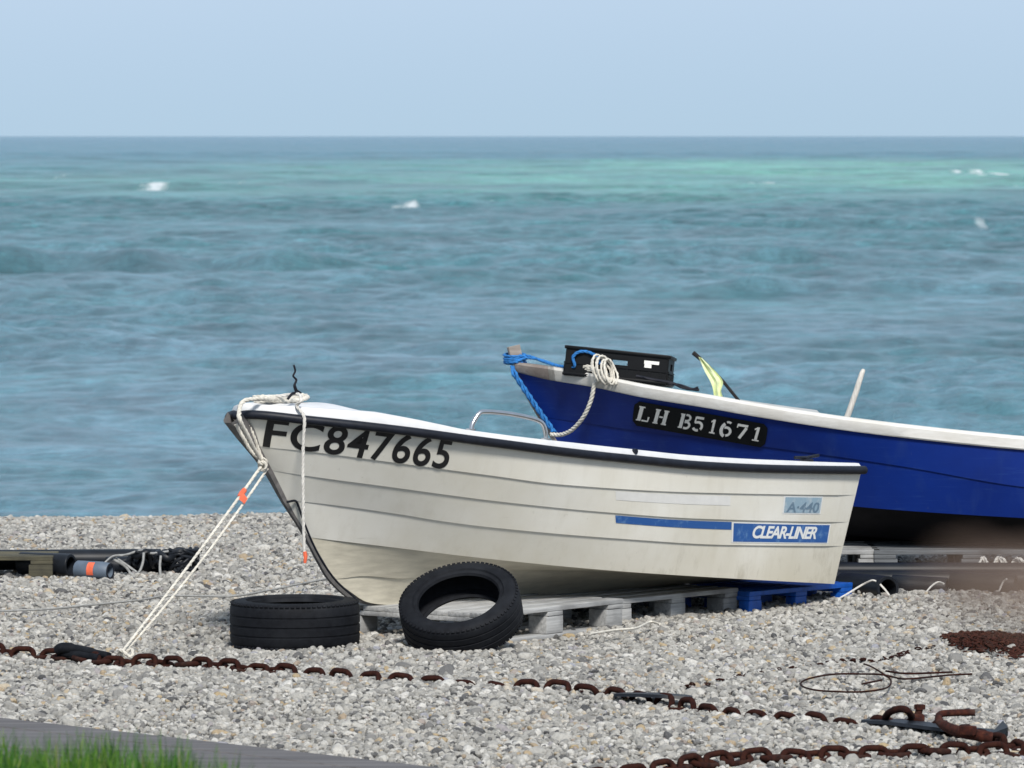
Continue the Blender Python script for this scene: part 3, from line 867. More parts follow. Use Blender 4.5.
# stripe and maker's sticker on the third strake, model sticker on the second
place_on(WB, 2, rv, rf, WB.s_at_px(2, 616), WB.s_at_px(2, 731), .09, .39, .0018, 'stripe', M_DBLUE, broot)
dk = place_on(WB, 2, rv, rf, WB.s_at_px(2, 731.5), WB.s_at_px(2, 829), .09, .90, .0015, 'name_sticker_border', M_DWHITE, broot)
place_on(WB, 2, rv, rf, WB.s_at_px(2, 733), WB.s_at_px(2, 828), .13, .86, .0025, 'name_sticker', M_DBLUE, broot)
vs, fs = text_mesh('CLEAR-LINER', .3, .032, .86)
place_on(WB, 2, vs, fs, WB.s_at_px(2, 752), WB.s_at_px(2, 816), .20, .72, .0036, 'name_lettering', M_DWHITE, broot)
place_on(WB, 1, rv, rf, WB.s_at_px(1, 782.5), WB.s_at_px(1, 821), .06, .72, .0015, 'model_sticker_border', M_DWHITE, broot)
place_on(WB, 1, rv, rf, WB.s_at_px(1, 784), WB.s_at_px(1, 820), .10, .68, .0025, 'model_sticker', M_DPALE, broot)
vs, fs = text_mesh('A·440', .1, .02, 1.0)
place_on(WB, 1, vs, fs, WB.s_at_px(1, 786), WB.s_at_px(1, 818.5), .28, .66, .0036, 'model_lettering', M_DDARK, broot)
place_on(WB, 1, rv, rf, WB.s_at_px(1, 616), WB.s_at_px(1, 730), .10, .46, .0012, 'sticker_ghost', simple('pale_clean_gelcoat', (.70, .69, .66), .45, .05, 20, 0), broot)

# grab rail on the port gunwale
def gun(px, dz=0.0, inb=.045):
    u = u_side(WB, px, 0); b, z = WB.on_line(0, u); p = WB.xy(u, b - inb); return Vector((p.x, p.y, z + deck_h(u) + dz))
gr = MB()
A, B = gun(478), gun(553)
uv = (B - A)
pts = [A - Vector((0, 0, .01)), A + Vector((0, 0, .03)) + uv*.03, A + Vector((0, 0, .075)) + uv*.11, A + Vector((0, 0, .088)) + uv*.2, A.lerp(B, .5) + Vector((0, 0, .092)), B + Vector((0, 0, .085)) - uv*.2, B + Vector((0, 0, .070)) - uv*.05, B + Vector((0, 0, .03)), B - Vector((0, 0, .012))]
gr.tube(catmull(pts, 8), .0105, 10)
grab = gr.build('grab_rail', M_STEEL, broot, 60)
for q in (A, B):
    fb = MB(); fb.tube([q - Vector((0, 0, .012)), q + Vector((0, 0, .006))], .022, 14); fb.build('rail_foot', M_STEEL, grab)
# rowlock / cleat near the stern
c = gun(814); cl = MB(); rz = Matrix.Rotation(math.atan2(WB.F.y, WB.F.x), 3, 'Z')
cl.box(c + Vector((0, 0, .002)), (.07, .03, .012), rz, .004); cl.box(c + Vector((0, 0, .010)), (.022, .018, .014), rz, .004)
cl.tube([c + WB.F*.085 + Vector((0, 0, .018)), c + Vector((0, 0, .015)), c - WB.F*.085 + Vector((0, 0, .022))], .0075, 8)
cl.build('cleat', M_RAIL, broot)
c = gun(636, -.012, .004); cl = MB(); cl.tube([c - WB.P*.012, c + WB.P*.006], .012, 10); cl.build('rowlock_socket', M_RAIL, broot)
# dark edging piece at the foot of the stem
ee = MB(); pl = []
for px, py in ((288, 502), (296.5, 501), (300, 508), (303, 517), (312, 540), (324, 563), (338, 582), (356, 598)):
    u = WB.u_at_px(px, .05); p = WB.xy(u, .045); pl.append(Vector((p.x, p.y, z_for(p.y, py))))
ee.tube(catmull(pl, 6), .0052, 6); ee.build('stem_edging', M_RAIL, broot)

# ------------------------------------------------------------------ ropes on the white boat
def bowp(px, py, dv=0.0):   # point near the stem plane of the white boat
    u = WB.u_at_px(px, dv); p = WB.xy(u, dv); return Vector((p.x, p.y, z_for(p.y, py)))
DB = 24.35
ro = MB()
# coil lying on the foredeck
coil = []
uc = WB.u_at_px(272, .12)
for j in range(70):
    a = j/70*2*math.pi*3.3
    cu_, cv_ = .15 + .014*math.sin(.9*a), .050 + .016*math.cos(.7*a)
    u = 3.235 + cu_*math.cos(a); v = .02 + cv_*math.sin(a)
    p = WB.xy(u, v); i = int(np.argmin(abs(us - u))); zb = float(zs_[i]) + deck_h(u) + crown(u)
    coil.append(Vector((p.x, p.y, zb - .012 + .006*(j/70*3.3) + .007*math.sin(2*a + 1) + .006*math.sin(.8*a))))
ro.rope(coil, .0092)
knot = bowp(263, 464, .05)
lp = [coil[-1], bowp(256, 399, .10), bowp(243, 402, .10), bowp(239.5, 412, .12), bowp(240.5, 421, .14), bowp(250, 441, .10), bowp(258, 455, .07), knot]
ro.rope(catmull(lp, 7), .0105)
# the turns that pass round the stem head under the rail
for dx, dy in ((0, 0), (5, -2), (9, -5)):
    l2 = [bowp(236 + dx, 424 + dy, .03), bowp(243 + dx, 437 + dy, .035), bowp(252 + dx*.7, 452 + dy*.6, .035), knot + Vector((0, 0, .01))]
    ro.rope(catmull(l2, 6), .009)
# knot
kn = []
for j in range(26):
    a = j/26*2*math.pi*3; kn.append(knot + Vector((.016*math.cos(a), -.02 + .012*math.sin(a*.7), .016*math.sin(a) - .02 + .04*j/26)))
ro.rope(kn, .008)
foot = at_z(121, 653, .03)
top = knot + Vector((0, -.012, 0))
def sag(a, b, s, n=10): return [a.lerp(b, t/n) + Vector((0, 0, -s*4*(t/n)*(1 - t/n))) for t in range(n + 1)]
ro.rope(sag(top, foot, .012), .0072)
ro.rope(sag(top + Vector((.02, .01, -.02)), foot + Vector((.018, .03, .005)), .03), .0062)
# end hitch round the chain
hh = [foot + Vector((.03*math.cos(a) + .02, .02*math.sin(a), .015*math.sin(2*a))) for a in np.linspace(0, 9, 22)]
ro.rope(hh, .008)
mr = ro.build('mooring_rope', M_ROPEC, None, 60)
tag(mr, 'off-white mooring rope coiled on the white bow and tied down to the rusty chain', 'rope')
ot = MB()
q = [top.lerp(foot, t) for t in (.13, .15, .17)]; q = [p + Vector((0, 0, -.006)) for p in q]
ot.tube(q, [.011, .013, .010], 8)
ot.add([q[1] + Vector((.0, -.014, .01)), q[1] + Vector((.025, -.02, -.022)), q[1] + Vector((.012, -.018, -.045)), q[2] + Vector((.0, -.012, -.01))], [[0, 1, 2, 3]])
ot.add([q[1] + Vector((.0, -.010, .01)), q[1] + Vector((.025, -.016, -.022)), q[1] + Vector((.012, -.014, -.045)), q[2] + Vector((.0, -.008, -.01))], [[3, 2, 1, 0]])
ot.build('orange_tape', M_ORANGE, mr)
hl = MB()
u0 = u_side(WB, 297, 0); b0, z0 = WB.on_line(0, u0)
e = WB.xy(u0, b0 + .045); pe = Vector((e.x, e.y, z0))
hp = [coil[40], bowp(296, 394, .16), bowp(301, 400, .22), Vector((WB.xy(u0, b0).x, WB.xy(u0, b0).y, z0 + .055)), pe + Vector((0, 0, .01)), pe + Vector((-.004, -.006, -.10)), pe + Vector((-.006, 0, -.28)), pe + Vector((-.004, .004, -.45)), pe + Vector((.0, .006, -.600))]
hl.rope(catmull(hp, 7), .0082)
hlo = hl.build('hanging_line', M_ROPEW, None, 60); tag(hlo, 'thin white line hanging straight down over the white boat bow', 'rope')
tip = MB(); tip.tube([hp[-1] + Vector((0, 0, .03)), hp[-1] + Vector((.004, 0, .01)), hp[-1] + Vector((.002, 0, -.02))], [.0085, .010, .006], 8); tip.build('orange_end', M_ORANGE, hlo)
wr = MB(); wb = bowp(296, 396, .16)
wr.tube(catmull([bowp(288, 399, .16), bowp(292, 394, .16), bowp(296, 392, .16), bowp(294.5, 386, .16), bowp(296.5, 380, .16), bowp(293.5, 376, .16), bowp(295.5, 371, .16), bowp(294, 365, .16)], 6), [.006]*12 + [.0052]*15 + [.0045]*16, 7)
wr.tube(catmull([bowp(301, 393, .16), bowp(297, 390, .16), bowp(295, 385, .16)], 5), .005, 6)
tag(wr.build('wire', M_WIRE, None, 60), 'short dark twisted wire sticking up from the rope on the white bow', 'wire')

# ------------------------------------------------------------------ blue boat
BB = Hull((4.72, 28.55), 0.0, math.radians(-3.3))
T9 = [0, .2, .4, .58, .72, .84, .93, .975, 1]
us_end = BB.u_at_px(514)
def bu(px): return BB.u_at_px(px)
top_t = [(505, 361), (518, 363.5), (545, 367), (593, 375), (640, 385), (713, 397), (752, 404), (865, 421), (1024, 438), (1300, 458), (1560, 468)]
BB.add_line(0, us_end, T9, [.55, .74, .80, .78, .68, .50, .28, .12, .02], top_t)
BB.add_line(0, BB.u_at_px(516), T9, [.55, .74, .80, .78, .68, .495, .27, .11, .02], [(x, y + (9 if x < 530 else 12)) for x, y in top_t])
BB.add_line(.02, BB.u_at_px(541), T9, [.53, .72, .77, .735, .61, .41, .20, .08, .02], [(520, 415), (541, 417), (640, 431), (767, 447), (900, 466), (1024, 487), (1300, 510), (1560, 520)])
BB.add_line(.04, BB.u_at_px(572), T9, [.50, .68, .73, .67, .52, .32, .15, .06, .02], [(545, 466), (572, 468), (700, 487), (861, 507), (940, 513), (1024, 518), (1300, 532), (1560, 540)])
BB.add_line(.06, BB.u_at_px(620), T9, [.30, .44, .46, .40, .28, .16, .08, .04, .02], zz=[.168, .163, .166, .18, .215, .27, .33, .36, .38])
BB.add_line(.06, BB.u_at_px(680), T9, [.03]*8 + [.02], zz=[.165]*6 + [.17, .19, .24])
print('BB', [(round(float(l[0][-1]), 2), [round(float(z), 3) for z in l[2][::14]], round(float(l[2][-1]), 3)) for l in BB.lines])
blroot = empty('fishing_boat', (BB.xy(2.2, 0).x, BB.xy(2.2, 0).y, 0), 'larger dark blue wooden boat with a white gunwale and black bottom behind the white boat', 'boat')
class Sub: pass
def strake_part(H, k0, k1, lap, name, mat, parent, dv=0.0, transom=True):
    mb = MB()
    for side in (1, -1):
        for k in range(k0, k1):
            n = len(H.lines[k][0])
            up = [H.pt(k, i, side, dv=dv) for i in range(n)]; lo = [H.pt(k + 1, i, side, dv=dv + lap*min(1, (n - 1 - i)/14)) for i in range(n)]
            mid = [a.lerp(b, .5) for a, b in zip(up, lo)]
            mb.grid([up, mid, lo], flip=(side < 0))
            if k + 1 < k1: mb.grid([lo, [H.pt(k + 1, i, side, dv=dv) for i in range(n)]], flip=(side < 0))
    for k in range(k0, k1):
        for i, fl in ((0, False), (-1, True)):
            q = [H.pt(k, i, 1, dv), H.pt(k + 1, i, 1, dv), H.pt(k + 1, i, -1, dv), H.pt(k, i, -1, dv)]
            mb.add(q, [[3, 2, 1, 0] if fl else [0, 1, 2, 3]])
    return mb.build(name, mat, parent, 28)
strake_part(BB, 1, 3, .006, 'hull', M_BLUE, blroot)
strake_part(BB, 3, 5, .0, 'bottom', M_BLACK, blroot)
gb = MB(); n = NS
UG = BB.u_at_px(546)
gg = MB()
for side in (1, -1):
    def ring(i):
        a = BB.pt(0, i, side, dv=.012); b = BB.pt(1, i, side, dv=.012)
        w = min(.09, float(BB.lines[0][1][i])*.9 + .01)
        a2 = BB.pt(0, i, side, dv=.012 - w); 
        return [b + Vector((0, 0, 0)), b.lerp(a, .12) + BB.P*side*.006, a.lerp(b, .12) + BB.P*side*.006, a - BB.P*side*.006 + Vector((0, 0, .006)), a2 + Vector((0, 0, .006)), BB.pt(1, i, side, dv=.012 - w)]
    ff = [i for i in range(n) if BB.lines[0][0][i] <= UG]; rest = [i for i in range(n) if BB.lines[0][0][i] >= UG - .06]
    gb.grid([ring(i) for i in ff], flip=(side > 0)); gg.grid([ring(i) for i in rest], flip=(side > 0))
gb.build('gunwale', M_GWHITE, blroot, 40)
gg.build('bow_capping', M_GGREY, blroot, 40)
# stem post, keeps on up above the deck
sp = MB(); pts = [(513, 346), (515, 355), (516.5, 366), (523, 385), (531, 401), (549, 431), (572, 466), (612, 515), (680, 548)]
row = []
pp = catmull([at_y(px, py, 28.55) for px, py in pts], 5)
for i, p in enumerate(pp):
    t = (pp[min(i + 1, len(pp) - 1)] - pp[max(i - 1, 0)]).normalized(); f = Vector((0, 1, 0)).cross(t).normalized()
    if f.x > 0: f = -f
    w = .024; d0, d1 = (.032, -.035) if i < 8 else (.012, -.04)
    row.append([p + Vector((0, -w, 0)) + f*d1, p + Vector((0, -w, 0)) + f*d0*.7, p + Vector((0, -w*.5, 0)) + f*d0, p + Vector((0, w*.5, 0)) + f*d0, p + Vector((0, w, 0)) + f*d0*.7, p + Vector((0, w, 0)) + f*d1])
sp.grid(row); sp.add(row[0], [[5, 4, 3, 2, 1, 0]])
sp.build('stem_post', M_GGREY, blroot, 40)
# deck at the bow, then open well
dkm = MB(); rws = []
for i in range(n):
    u = float(BB.lines[0][0][i]); b = max(.02, float(BB.lines[0][1][i]) - (.085 if u > 3.1 else .16)); z = float(BB.lines[0][2][i])
    d = .035 if u > 3.1 else .30
    if rws and d < .1 and rws[-1][1] > .1:
        rws.append(([BB.xy(u - .002, v) + Vector((0, 0, z - .30)) for v in (b, b*.5, 0, -b*.5, -b)], .09))
    rws.append(([BB.xy(u, v) + Vector((0, 0, z - d)) for v in (b, b*.5, 0, -b*.5, -b)], d))
dkm.grid([r for r, _ in rws], flip=True)
for side in (1, -1):
    dkm.grid([[BB.pt(0, i, side, dv=-.07), BB.pt(0, i, side, dv=-.165, dz=-.305)] for i in range(n) if BB.lines[0][0][i] < 3.2], flip=(side > 0))
dkm.build('deck', M_INNER, blroot, 30)
# registration plate with stencil lettering
def blue_surf(px, py, eps):
    t = .5
    for _ in range(4):
        sx = BB.s_at_px(1, px, t); a = BB.surf(1, sx, 0, 0, .006); b = BB.surf(1, sx, 1, 0, .006); p = a.lerp(b, t)
        t = (z_for(p.y, py) - a.z)/(b.z - a.z)
    return BB.surf(1, sx, t, eps, .006)
# plate corners in the photo: its own flat quad on the side, bent with the planking
PL = [(635, 400.5), (769, 424.5), (765, 448), (632.5, 425)]
def plate_xy(a, b):
    x0 = PL[0][0]*(1 - a) + PL[1][0]*a; y0 = PL[0][1]*(1 - a) + PL[1][1]*a
    x1 = PL[3][0]*(1 - a) + PL[2][0]*a; y1 = PL[3][1]*(1 - a) + PL[2][1]*a
    return x0*(1 - b) + x1*b, y0*(1 - b) + y1*b
pm = MB(); nx, ny = 30, 6; vsl = []
for j in range(ny + 1):
    for i in range(nx + 1):
        a, b = i/nx, j/ny
        a = min(max(a, .035*(abs(b - .5)*2)**6), 1 - .035*(abs(b - .5)*2)**6)
        vsl.append(blue_surf(*plate_xy(a, b), .006))
pm.add(vsl, [[j*(nx+1)+i, (j+1)*(nx+1)+i, (j+1)*(nx+1)+i+1, j*(nx+1)+i+1] for j in range(ny) for i in range(nx)])
plate = pm.build('number_plate', M_PLATE, blroot, 0)
# stencil glyphs on a 1 x 1 box: thick stems, thin hairlines, slab serifs, gaps as bridges
def arc(cx, cy, rx, ry, a0, a1, n=10): return [(cx + rx*math.cos(math.radians(a0 + (a1 - a0)*k/n)), cy + ry*math.sin(math.radians(a0 + (a1 - a0)*k/n))) for k in range(n + 1)]
TK, TN = .27, .14
GLY = {
 'L': [([(.28, .06), (.28, .94)], TK), ([(.08, .95), (.52, .95)], .10), ([(.08, .05), (.40, .05)], .10), ([(.47, .06), (.90, .06), (.92, .36)], .13)],
 'H': [([(.2, 0), (.2, 1)], .25), ([(.8, 0), (.8, 1)], .25), ([(.38, .5), (.64, .5)], .13), ([(.02, .95), (.38, .95)], .10), ([(.02, .05), (.38, .05)], .10), ([(.62, .95), (.98, .95)], .10), ([(.62, .05), (.98, .05)], .10)],
 'B': [([(.24, 0), (.24, 1)], TK), ([(.04, .95), (.38, .95)], .10), ([(.04, .05), (.38, .05)], .10), ([(.47, .94)] + arc(.58, .75, .26, .20, 80, -80) + [(.47, .53)], .17), ([(.47, .46)] + arc(.60, .26, .30, .22, 80, -80) + [(.47, .05)], .18)],
 '5': [([(.22, .9), (.85, .9)], .2), ([(.22, .95), (.20, .52)], .12), ([(.20, .55)] + arc(.5, .32, .34, .28, 110, -40), .2), (arc(.46, .3, .34, .26, -65, -150), .2)],
 '1': [([(.52, .05), (.52, .97)], TK), ([(.2, .78), (.48, .92)], .13), ([(.2, .05), (.86, .05)], .11)],
 '6': [(arc(.55, .5, .38, .46, 60, 110), .17), (arc(.52, .42, .37, .45, 120, 262), .25), (arc(.52, .30, .34, .28, -80, 120), .20)],
 '7': [([(.1, .9), (.9, .9)], .2), ([(.10, .97), (.10, .70)], .10), ([(.82, .78), (.46, .0)], .24)],
}
lm = MB()
def glyph(ch, a0, a1):
    for pl, w in GLY[ch]:
        L, Rr = [], []
        for i, p in enumerate(pl):
            q0 = pl[max(i - 1, 0)]; q1 = pl[min(i + 1, len(pl) - 1)]
            dx, dy = q1[0] - q0[0], q1[1] - q0[1]; l = math.hypot(dx, dy) + 1e-9
            nx_, ny_ = -dy/l*w/2, dx/l*w/2
            L.append((p[0] + nx_*1.0, p[1] + ny_*.85)); Rr.append((p[0] - nx_*1.0, p[1] - ny_*.85))
        def mp(q):
            x, y = q; x = x + .16*(y - .5)
            return blue_surf(*plate_xy(a0 + (a1 - a0)*x, .17 + .61*(1 - y)), .009)
        LL = [mp(q) for q in L]; RR = [mp(q) for q in Rr]
        o = len(lm.v)
        for i in range(len(pl) - 1):
            lm.add([LL[i], RR[i], RR[i + 1], LL[i + 1]], [[0, 1, 2, 3]])
spans = [('L', 637.5, 651.5), ('H', 655, 669), ('B', 680, 692.5), ('5', 693.5, 705.5), ('1', 710, 718.5), ('6', 721, 734), ('7', 736.5, 749), ('1', 753, 763)]
for ch_, x0, x1 in spans: glyph(ch_, (x0 - 634)/134, (x1 - 634)/134)
lt = lm.build('plate_lettering', M_WLET, plate, 0)
bmx = bmesh.new(); bmx.from_mesh(lt.data)
for f in bmx.faces:
    f.normal_update()
    if f.normal.dot(Vector((0, -1, 0))) < 0: f.normal_flip()
bmx.to_mesh(lt.data); bmx.free()

# things on the blue boat: fish crate
cr = empty('fish_crate', at_y(618, 381.5, 28.40), 'black plastic fish crate on the blue boat bow', 'crate', rot=(math.radians(-4.5), math.radians(5.5), math.radians(-7)))
cw, cd, chh = .505, .34, .15
def crate_wall(length, h, hole=True):
    """wall in the x-z plane with grip opening and lattice ribs"""
    m = MB(); t = .012
    hx0, hx1, hz0, hz1 = -.045, .055, h*.52, h*.74
    if hole:
        for a, b, c, d in ((-length/2, hx0, 0, h), (hx1, length/2, 0, h), (hx0, hx1, 0, hz0), (hx0, hx1, hz1, h)):
            m.box(((a + b)/2, 0, (c + d)/2), (b - a, t, d - c))
    else: m.box((0, 0, h/2), (length, t, h))
    for k in range(9): m.box((-length/2 + length*(k + .5)/9, -t*.5 - .002, h*.22), (.008, .006, h*.36))
    m.box((0, -.009, h - .008), (length + .012, .012, .016), None, .003); m.box((0, -.009, .010), (length + .006, .010, .014), None, .003)
    m.box((0, -.008, h*.44), (length, .007, .008))
    return m
for nm, L, M in (('long_side', cw, Matrix.Translation((0, -cd/2, 0))), ('long_side', cw, Matrix.Translation((0, cd/2, 0)) @ Matrix.Rotation(math.pi, 4, 'Z')),
                 ('short_side', cd, Matrix.Translation((-cw/2, 0, 0)) @ Matrix.Rotation(-math.pi/2, 4, 'Z')), ('short_side', cd, Matrix.Translation((cw/2, 0, 0)) @ Matrix.Rotation(math.pi/2, 4, 'Z'))):
    w_ = crate_wall(L - (.0 if nm == 'long_side' else .026), chh).transform(M); w_.build(nm, M_CRATE, cr, 30, local=True)
bt = MB(); bt.box((0, 0, .006), (cw - .02, cd - .02, .010)); bt.build('base', M_CRATE, cr, 30, local=True)
lb = MB(); lb.box((.175, -cd/2 - .0085, .105), (.075, .003, .016)); lb.box((.158, -cd/2 - .0085, .088), (.035, .003, .02)); lb.build('pale_tag', M_WLET, cr, 0, local=True)

# white rope coil on blue bow and its hanging bight
def bl(px, py, y): return at_y(px, py, y)
wc = MB()
u_, b_ = 0, 0
def port_y(px):     # ground distance of the port gunwale at photo column px
    u = u_side(BB, px, 0); b, z = BB.on_line(0, u); return 28.55 - b
yg = port_y(600)
cp = []
for j in range(120):
    t = j/119; q = t*6; a = q*2*math.pi + 1.4; k = int(q + .25)
    ww_, hh_ = (4.6, 6.2, 5.2, 7.0, 5.6, 4.8, 6.0)[min(k, 6)], (10.5, 14, 12, 14.5, 11.5, 13, 12)[min(k, 6)]
    yy = hh_*math.sin(a)
    cp.append(bl(596 + 2.6*q + ww_*math.cos(a) + .22*yy, 367.5 + .8*q + yy, yg - .03 + .035*math.cos(a + .5) - .006*q))
wc.rope(cp, .0064)
for q in range(3):
    wc.rope(catmull([bl(578 + 3*q, 370 + 2*q, yg + .06), bl(588 + q, 366 + 2*q, yg + .03), bl(602, 372 + q, yg + .01), bl(615, 377 + q, yg + .03)], 6), .008)
yh = port_y(580)
hang = [cp[0], bl(597, 379, yg - .03), bl(594, 386, port_y(592) - .045), bl(591, 400, port_y(590) - .03), bl(584, 416, port_y(584) - .01), bl(573, 429, port_y(573) + .02), bl(562, 434.5, port_y(562) + .05), bl(551, 434.5, port_y(555) + .08)]
wc.rope(catmull(hang, 8), .0118)
wro = wc.build('coiled_rope', M_ROPEC, None, 60); tag(wro, 'cream rope coiled on the blue boat gunwale with a loop hanging over the side', 'rope')

# blue rope round the stem head
br = MB(); ys_ = 28.55
for q in range(4):
    z = 355 + 2.6*q; loop = []
    for j in range(15):
        a = 2*math.pi*j/14
        c = at_y(514.5 + .25*q, z, ys_); loop.append(c + Vector((.052*math.cos(a), .047*math.sin(a), .006*math.sin(a + q))))
    br.rope(loop, .0085)
br.rope(catmull([bl(519, 356, ys_ - .04), bl(530, 356.5, ys_ - .05), bl(545, 362, 28.42), bl(560, 366, 28.35), bl(574, 367, 28.25), bl(573, 357, 28.24), bl(579, 352, 28.24), bl(588, 352, 28.24), bl(597, 357, 28.22), bl(600, 364, 28.2)], 7), .0085)
br.rope(catmull([bl(518, 361, ys_ - .05), bl(527, 358, ys_ - .05), bl(541, 360, 28.45), bl(556, 365, 28.38)], 7), .0075)
for q in range(3):
    w = [bl(511 + q*1.2, 366, ys_ - .03)]
    for k in range(1, 10):
        t = k/9; w.append(bl(511 + 43*t + (2.2*math.sin(6*t*3.14 + q*2.1)) - 1*(1 - t), 366 + 66*t**.93, ys_ - .06 + .02*math.cos(6*t*3.14 + q*2)))
    br.rope(catmull(w, 5), .0078)
tag(br.build('blue_rope', M_ROPEB, None, 60), 'bright blue rope wound round the blue boat stem head and down its stem', 'rope')

# dark line lying along the gunwale behind the crate
dl = MB(); dl.tube(catmull([bl(636, 376, 27.93), bl(655, 380, 27.92), bl(672, 383, 27.90), bl(684, 388, 27.9), bl(699, 390, 27.88)], 6), .007, 6)
dl.tube(catmull([bl(668, 384, 27.9), bl(680, 385, 27.9), bl(692, 389, 27.89), bl(698, 387.5, 27.88)], 6), .006, 6)
tag(dl.build('dark_line', M_WIRE, None, 60), 'thin dark line lying on the blue gunwale in front of the crate', 'rope')
# flag on stick
fy = 28.2
fl = empty('flag', bl(736, 398, fy), 'furled pale yellow-green flag on a dark leaning stick in the blue boat', 'flag')
fs_ = MB(); fs_.tube([bl(748, 412, fy + .04), bl(735, 396, fy), bl(722, 380, fy), bl(704, 362, fy), bl(693, 352.5, fy)], [.0085, .0085, .0085, .0095, .012], 8); fs_.build('stick', M_STICK, fl)
fm = MB(); L = [(698, 356.5), (701, 363), (705, 372), (710, 381), (713, 390), (714, 402)]; Rr = [(702, 358), (710, 366), (718, 374), (723, 382), (721, 391), (725, 402)]
rows = []
for j, (a, b) in enumerate(zip(catmull([bl(*p, fy - .02) for p in L], 4), catmull([bl(*p, fy - .02) for p in Rr], 4))):
    rows.append([a.lerp(b, k/6) + Vector((0, -.012*math.sin(k*1.9 + j*.15) - .01, 0)) for k in range(7)])
back = [[p + Vector((0, .005, 0)) for p in r] for r in rows]
fm.grid(rows); fm.grid(back, flip=True); fm.build('cloth', M_FLAG, fl, 60)
# pale pole
pm_ = MB(); py_ = 28.05
pm_.tube([bl(842, 430, py_), bl(848, 415, py_), bl(856, 392, py_), bl(862, 373, py_ - .01), bl(863.5, 370, py_)], [.015, .0148, .0145, .0125, .010], 10)
tag(pm_.build('wooden_pole', M_POLE, None, 50), 'pale bleached wooden pole leaning up out of the blue boat', 'pole')

# ------------------------------------------------------------------ pallets
def pallet(name, label, mat, lx=1.0, ly=.8, plastic=False, group='pallets on the shingle'):
    r = empty(name, (0, 0, 0), label, 'pallet', group); rr = random.Random(3)
    d = MB()
    nb = 7 if not plastic else 6
    for k in range(nb):
        w = ly/nb*(.80 if not plastic else .9); y = -ly/2 + w/2 + k*(ly - w)/(nb - 1)
        d.box((0, y, .133 + rr.uniform(-.001, .001)), (lx + rr.uniform(-.006, .006), w, .021), None, .003)
    for x in (-lx/2 + .055, 0, lx/2 - .055): d.box((x, 0, .1115), (.11, ly - .004, .0205), None, .003)
    d.build('deck', mat, r, 30, local=True)
    for x in (-lx/2 + .06, 0, lx/2 - .06):
        for y in (-ly/2 + .055, 0, ly/2 - .055):
            b = MB(); b.box((x, y, .061), (.115 + rr.uniform(-.01, .01), .10, .078), None, .004); b.build('block' if not plastic else 'foot', mat, r, 30, local=True)
    for y in (-ly/2 + .055, 0, ly/2 - .055):
        b = MB(); b.box((0, y, .0105), (lx, .10, .021), None, .003); b.build('bottom_board' if not plastic else 'runner', mat, r, 30, local=True)
    return r
def put(o, corner, yaw, dz, lx=1.0, ly=.8, sx=1, sy=1, tilt=(0, 0)):
    """corner = the near (-x,-y) corner on the ground; yaw = direction of the long side"""
    o.scale = (sx, sy, 1)
    c, s = math.cos(yaw), math.sin(yaw); hx, hy = lx*sx/2, ly*sy/2
    o.location = (corner[0] + c*hx - s*hy, corner[1] + s*hx + c*hy, dz); o.rotation_euler = (tilt[0], tilt[1], yaw)
pa = pallet('pallet', 'grey weathered wooden pallet under the white boat beside the leaning tyre', M_WOOD)
pB = copy_tree(pa); pB['label'] = 'grey weathered wooden pallet between the blue plastic pallet and another grey one'
pC = copy_tree(pa); pC['label'] = 'pale grey pallet under the blue boat hull just past the white boat stern'
M_DARKW = weathered('dark_slate_wood', (.07, .075, .08), (.16, .17, .18), (.04, .04, .042))
pD = pallet('pallet', '', M_DARKW); pD['label'] = 'dark grey pallet under the blue boat behind the black pipes'
pE = copy_tree(pD); pE['label'] = 'dark grey pallet under the blue boat at the right edge of the photo'
ca = at_z(486, 642.5, .0); put(pa, (ca.x, ca.y), math.radians(53), -.018, sx=1.02)
cb = at_z(618, 623, .0); put(pB, (cb.x, cb.y), math.radians(50.5), -.038, sx=.90)
for p, px, dz in ((pC, 700, .03), (pD, 879, .03), (pE, 1090, .03)):
    c0 = at_z(px, 590, .0); put(p, (c0.x, 27.9), math.radians(1.0), dz - .008, sx=.90 if p is pC else .98)
pO = pallet('wooden_pallet', 'old olive brown wooden pallet lying at the left edge of the photo', M_OLDW)
c0 = at_z(52, 577, 0); put(pO, (c0.x - 1.0, c0.y + .05), math.radians(-1), -.042, sy=.42)
pbl = pallet('plastic_pallet', 'bright blue plastic pallet under the white boat stern', M_BPLAS, plastic=True)
c0 = at_z(740, 611.5, 0); put(pbl, (c0.x + .045, c0.y + .02), math.radians(50), -.056, sx=.80, sy=.6, tilt=(0, math.radians(.3)))

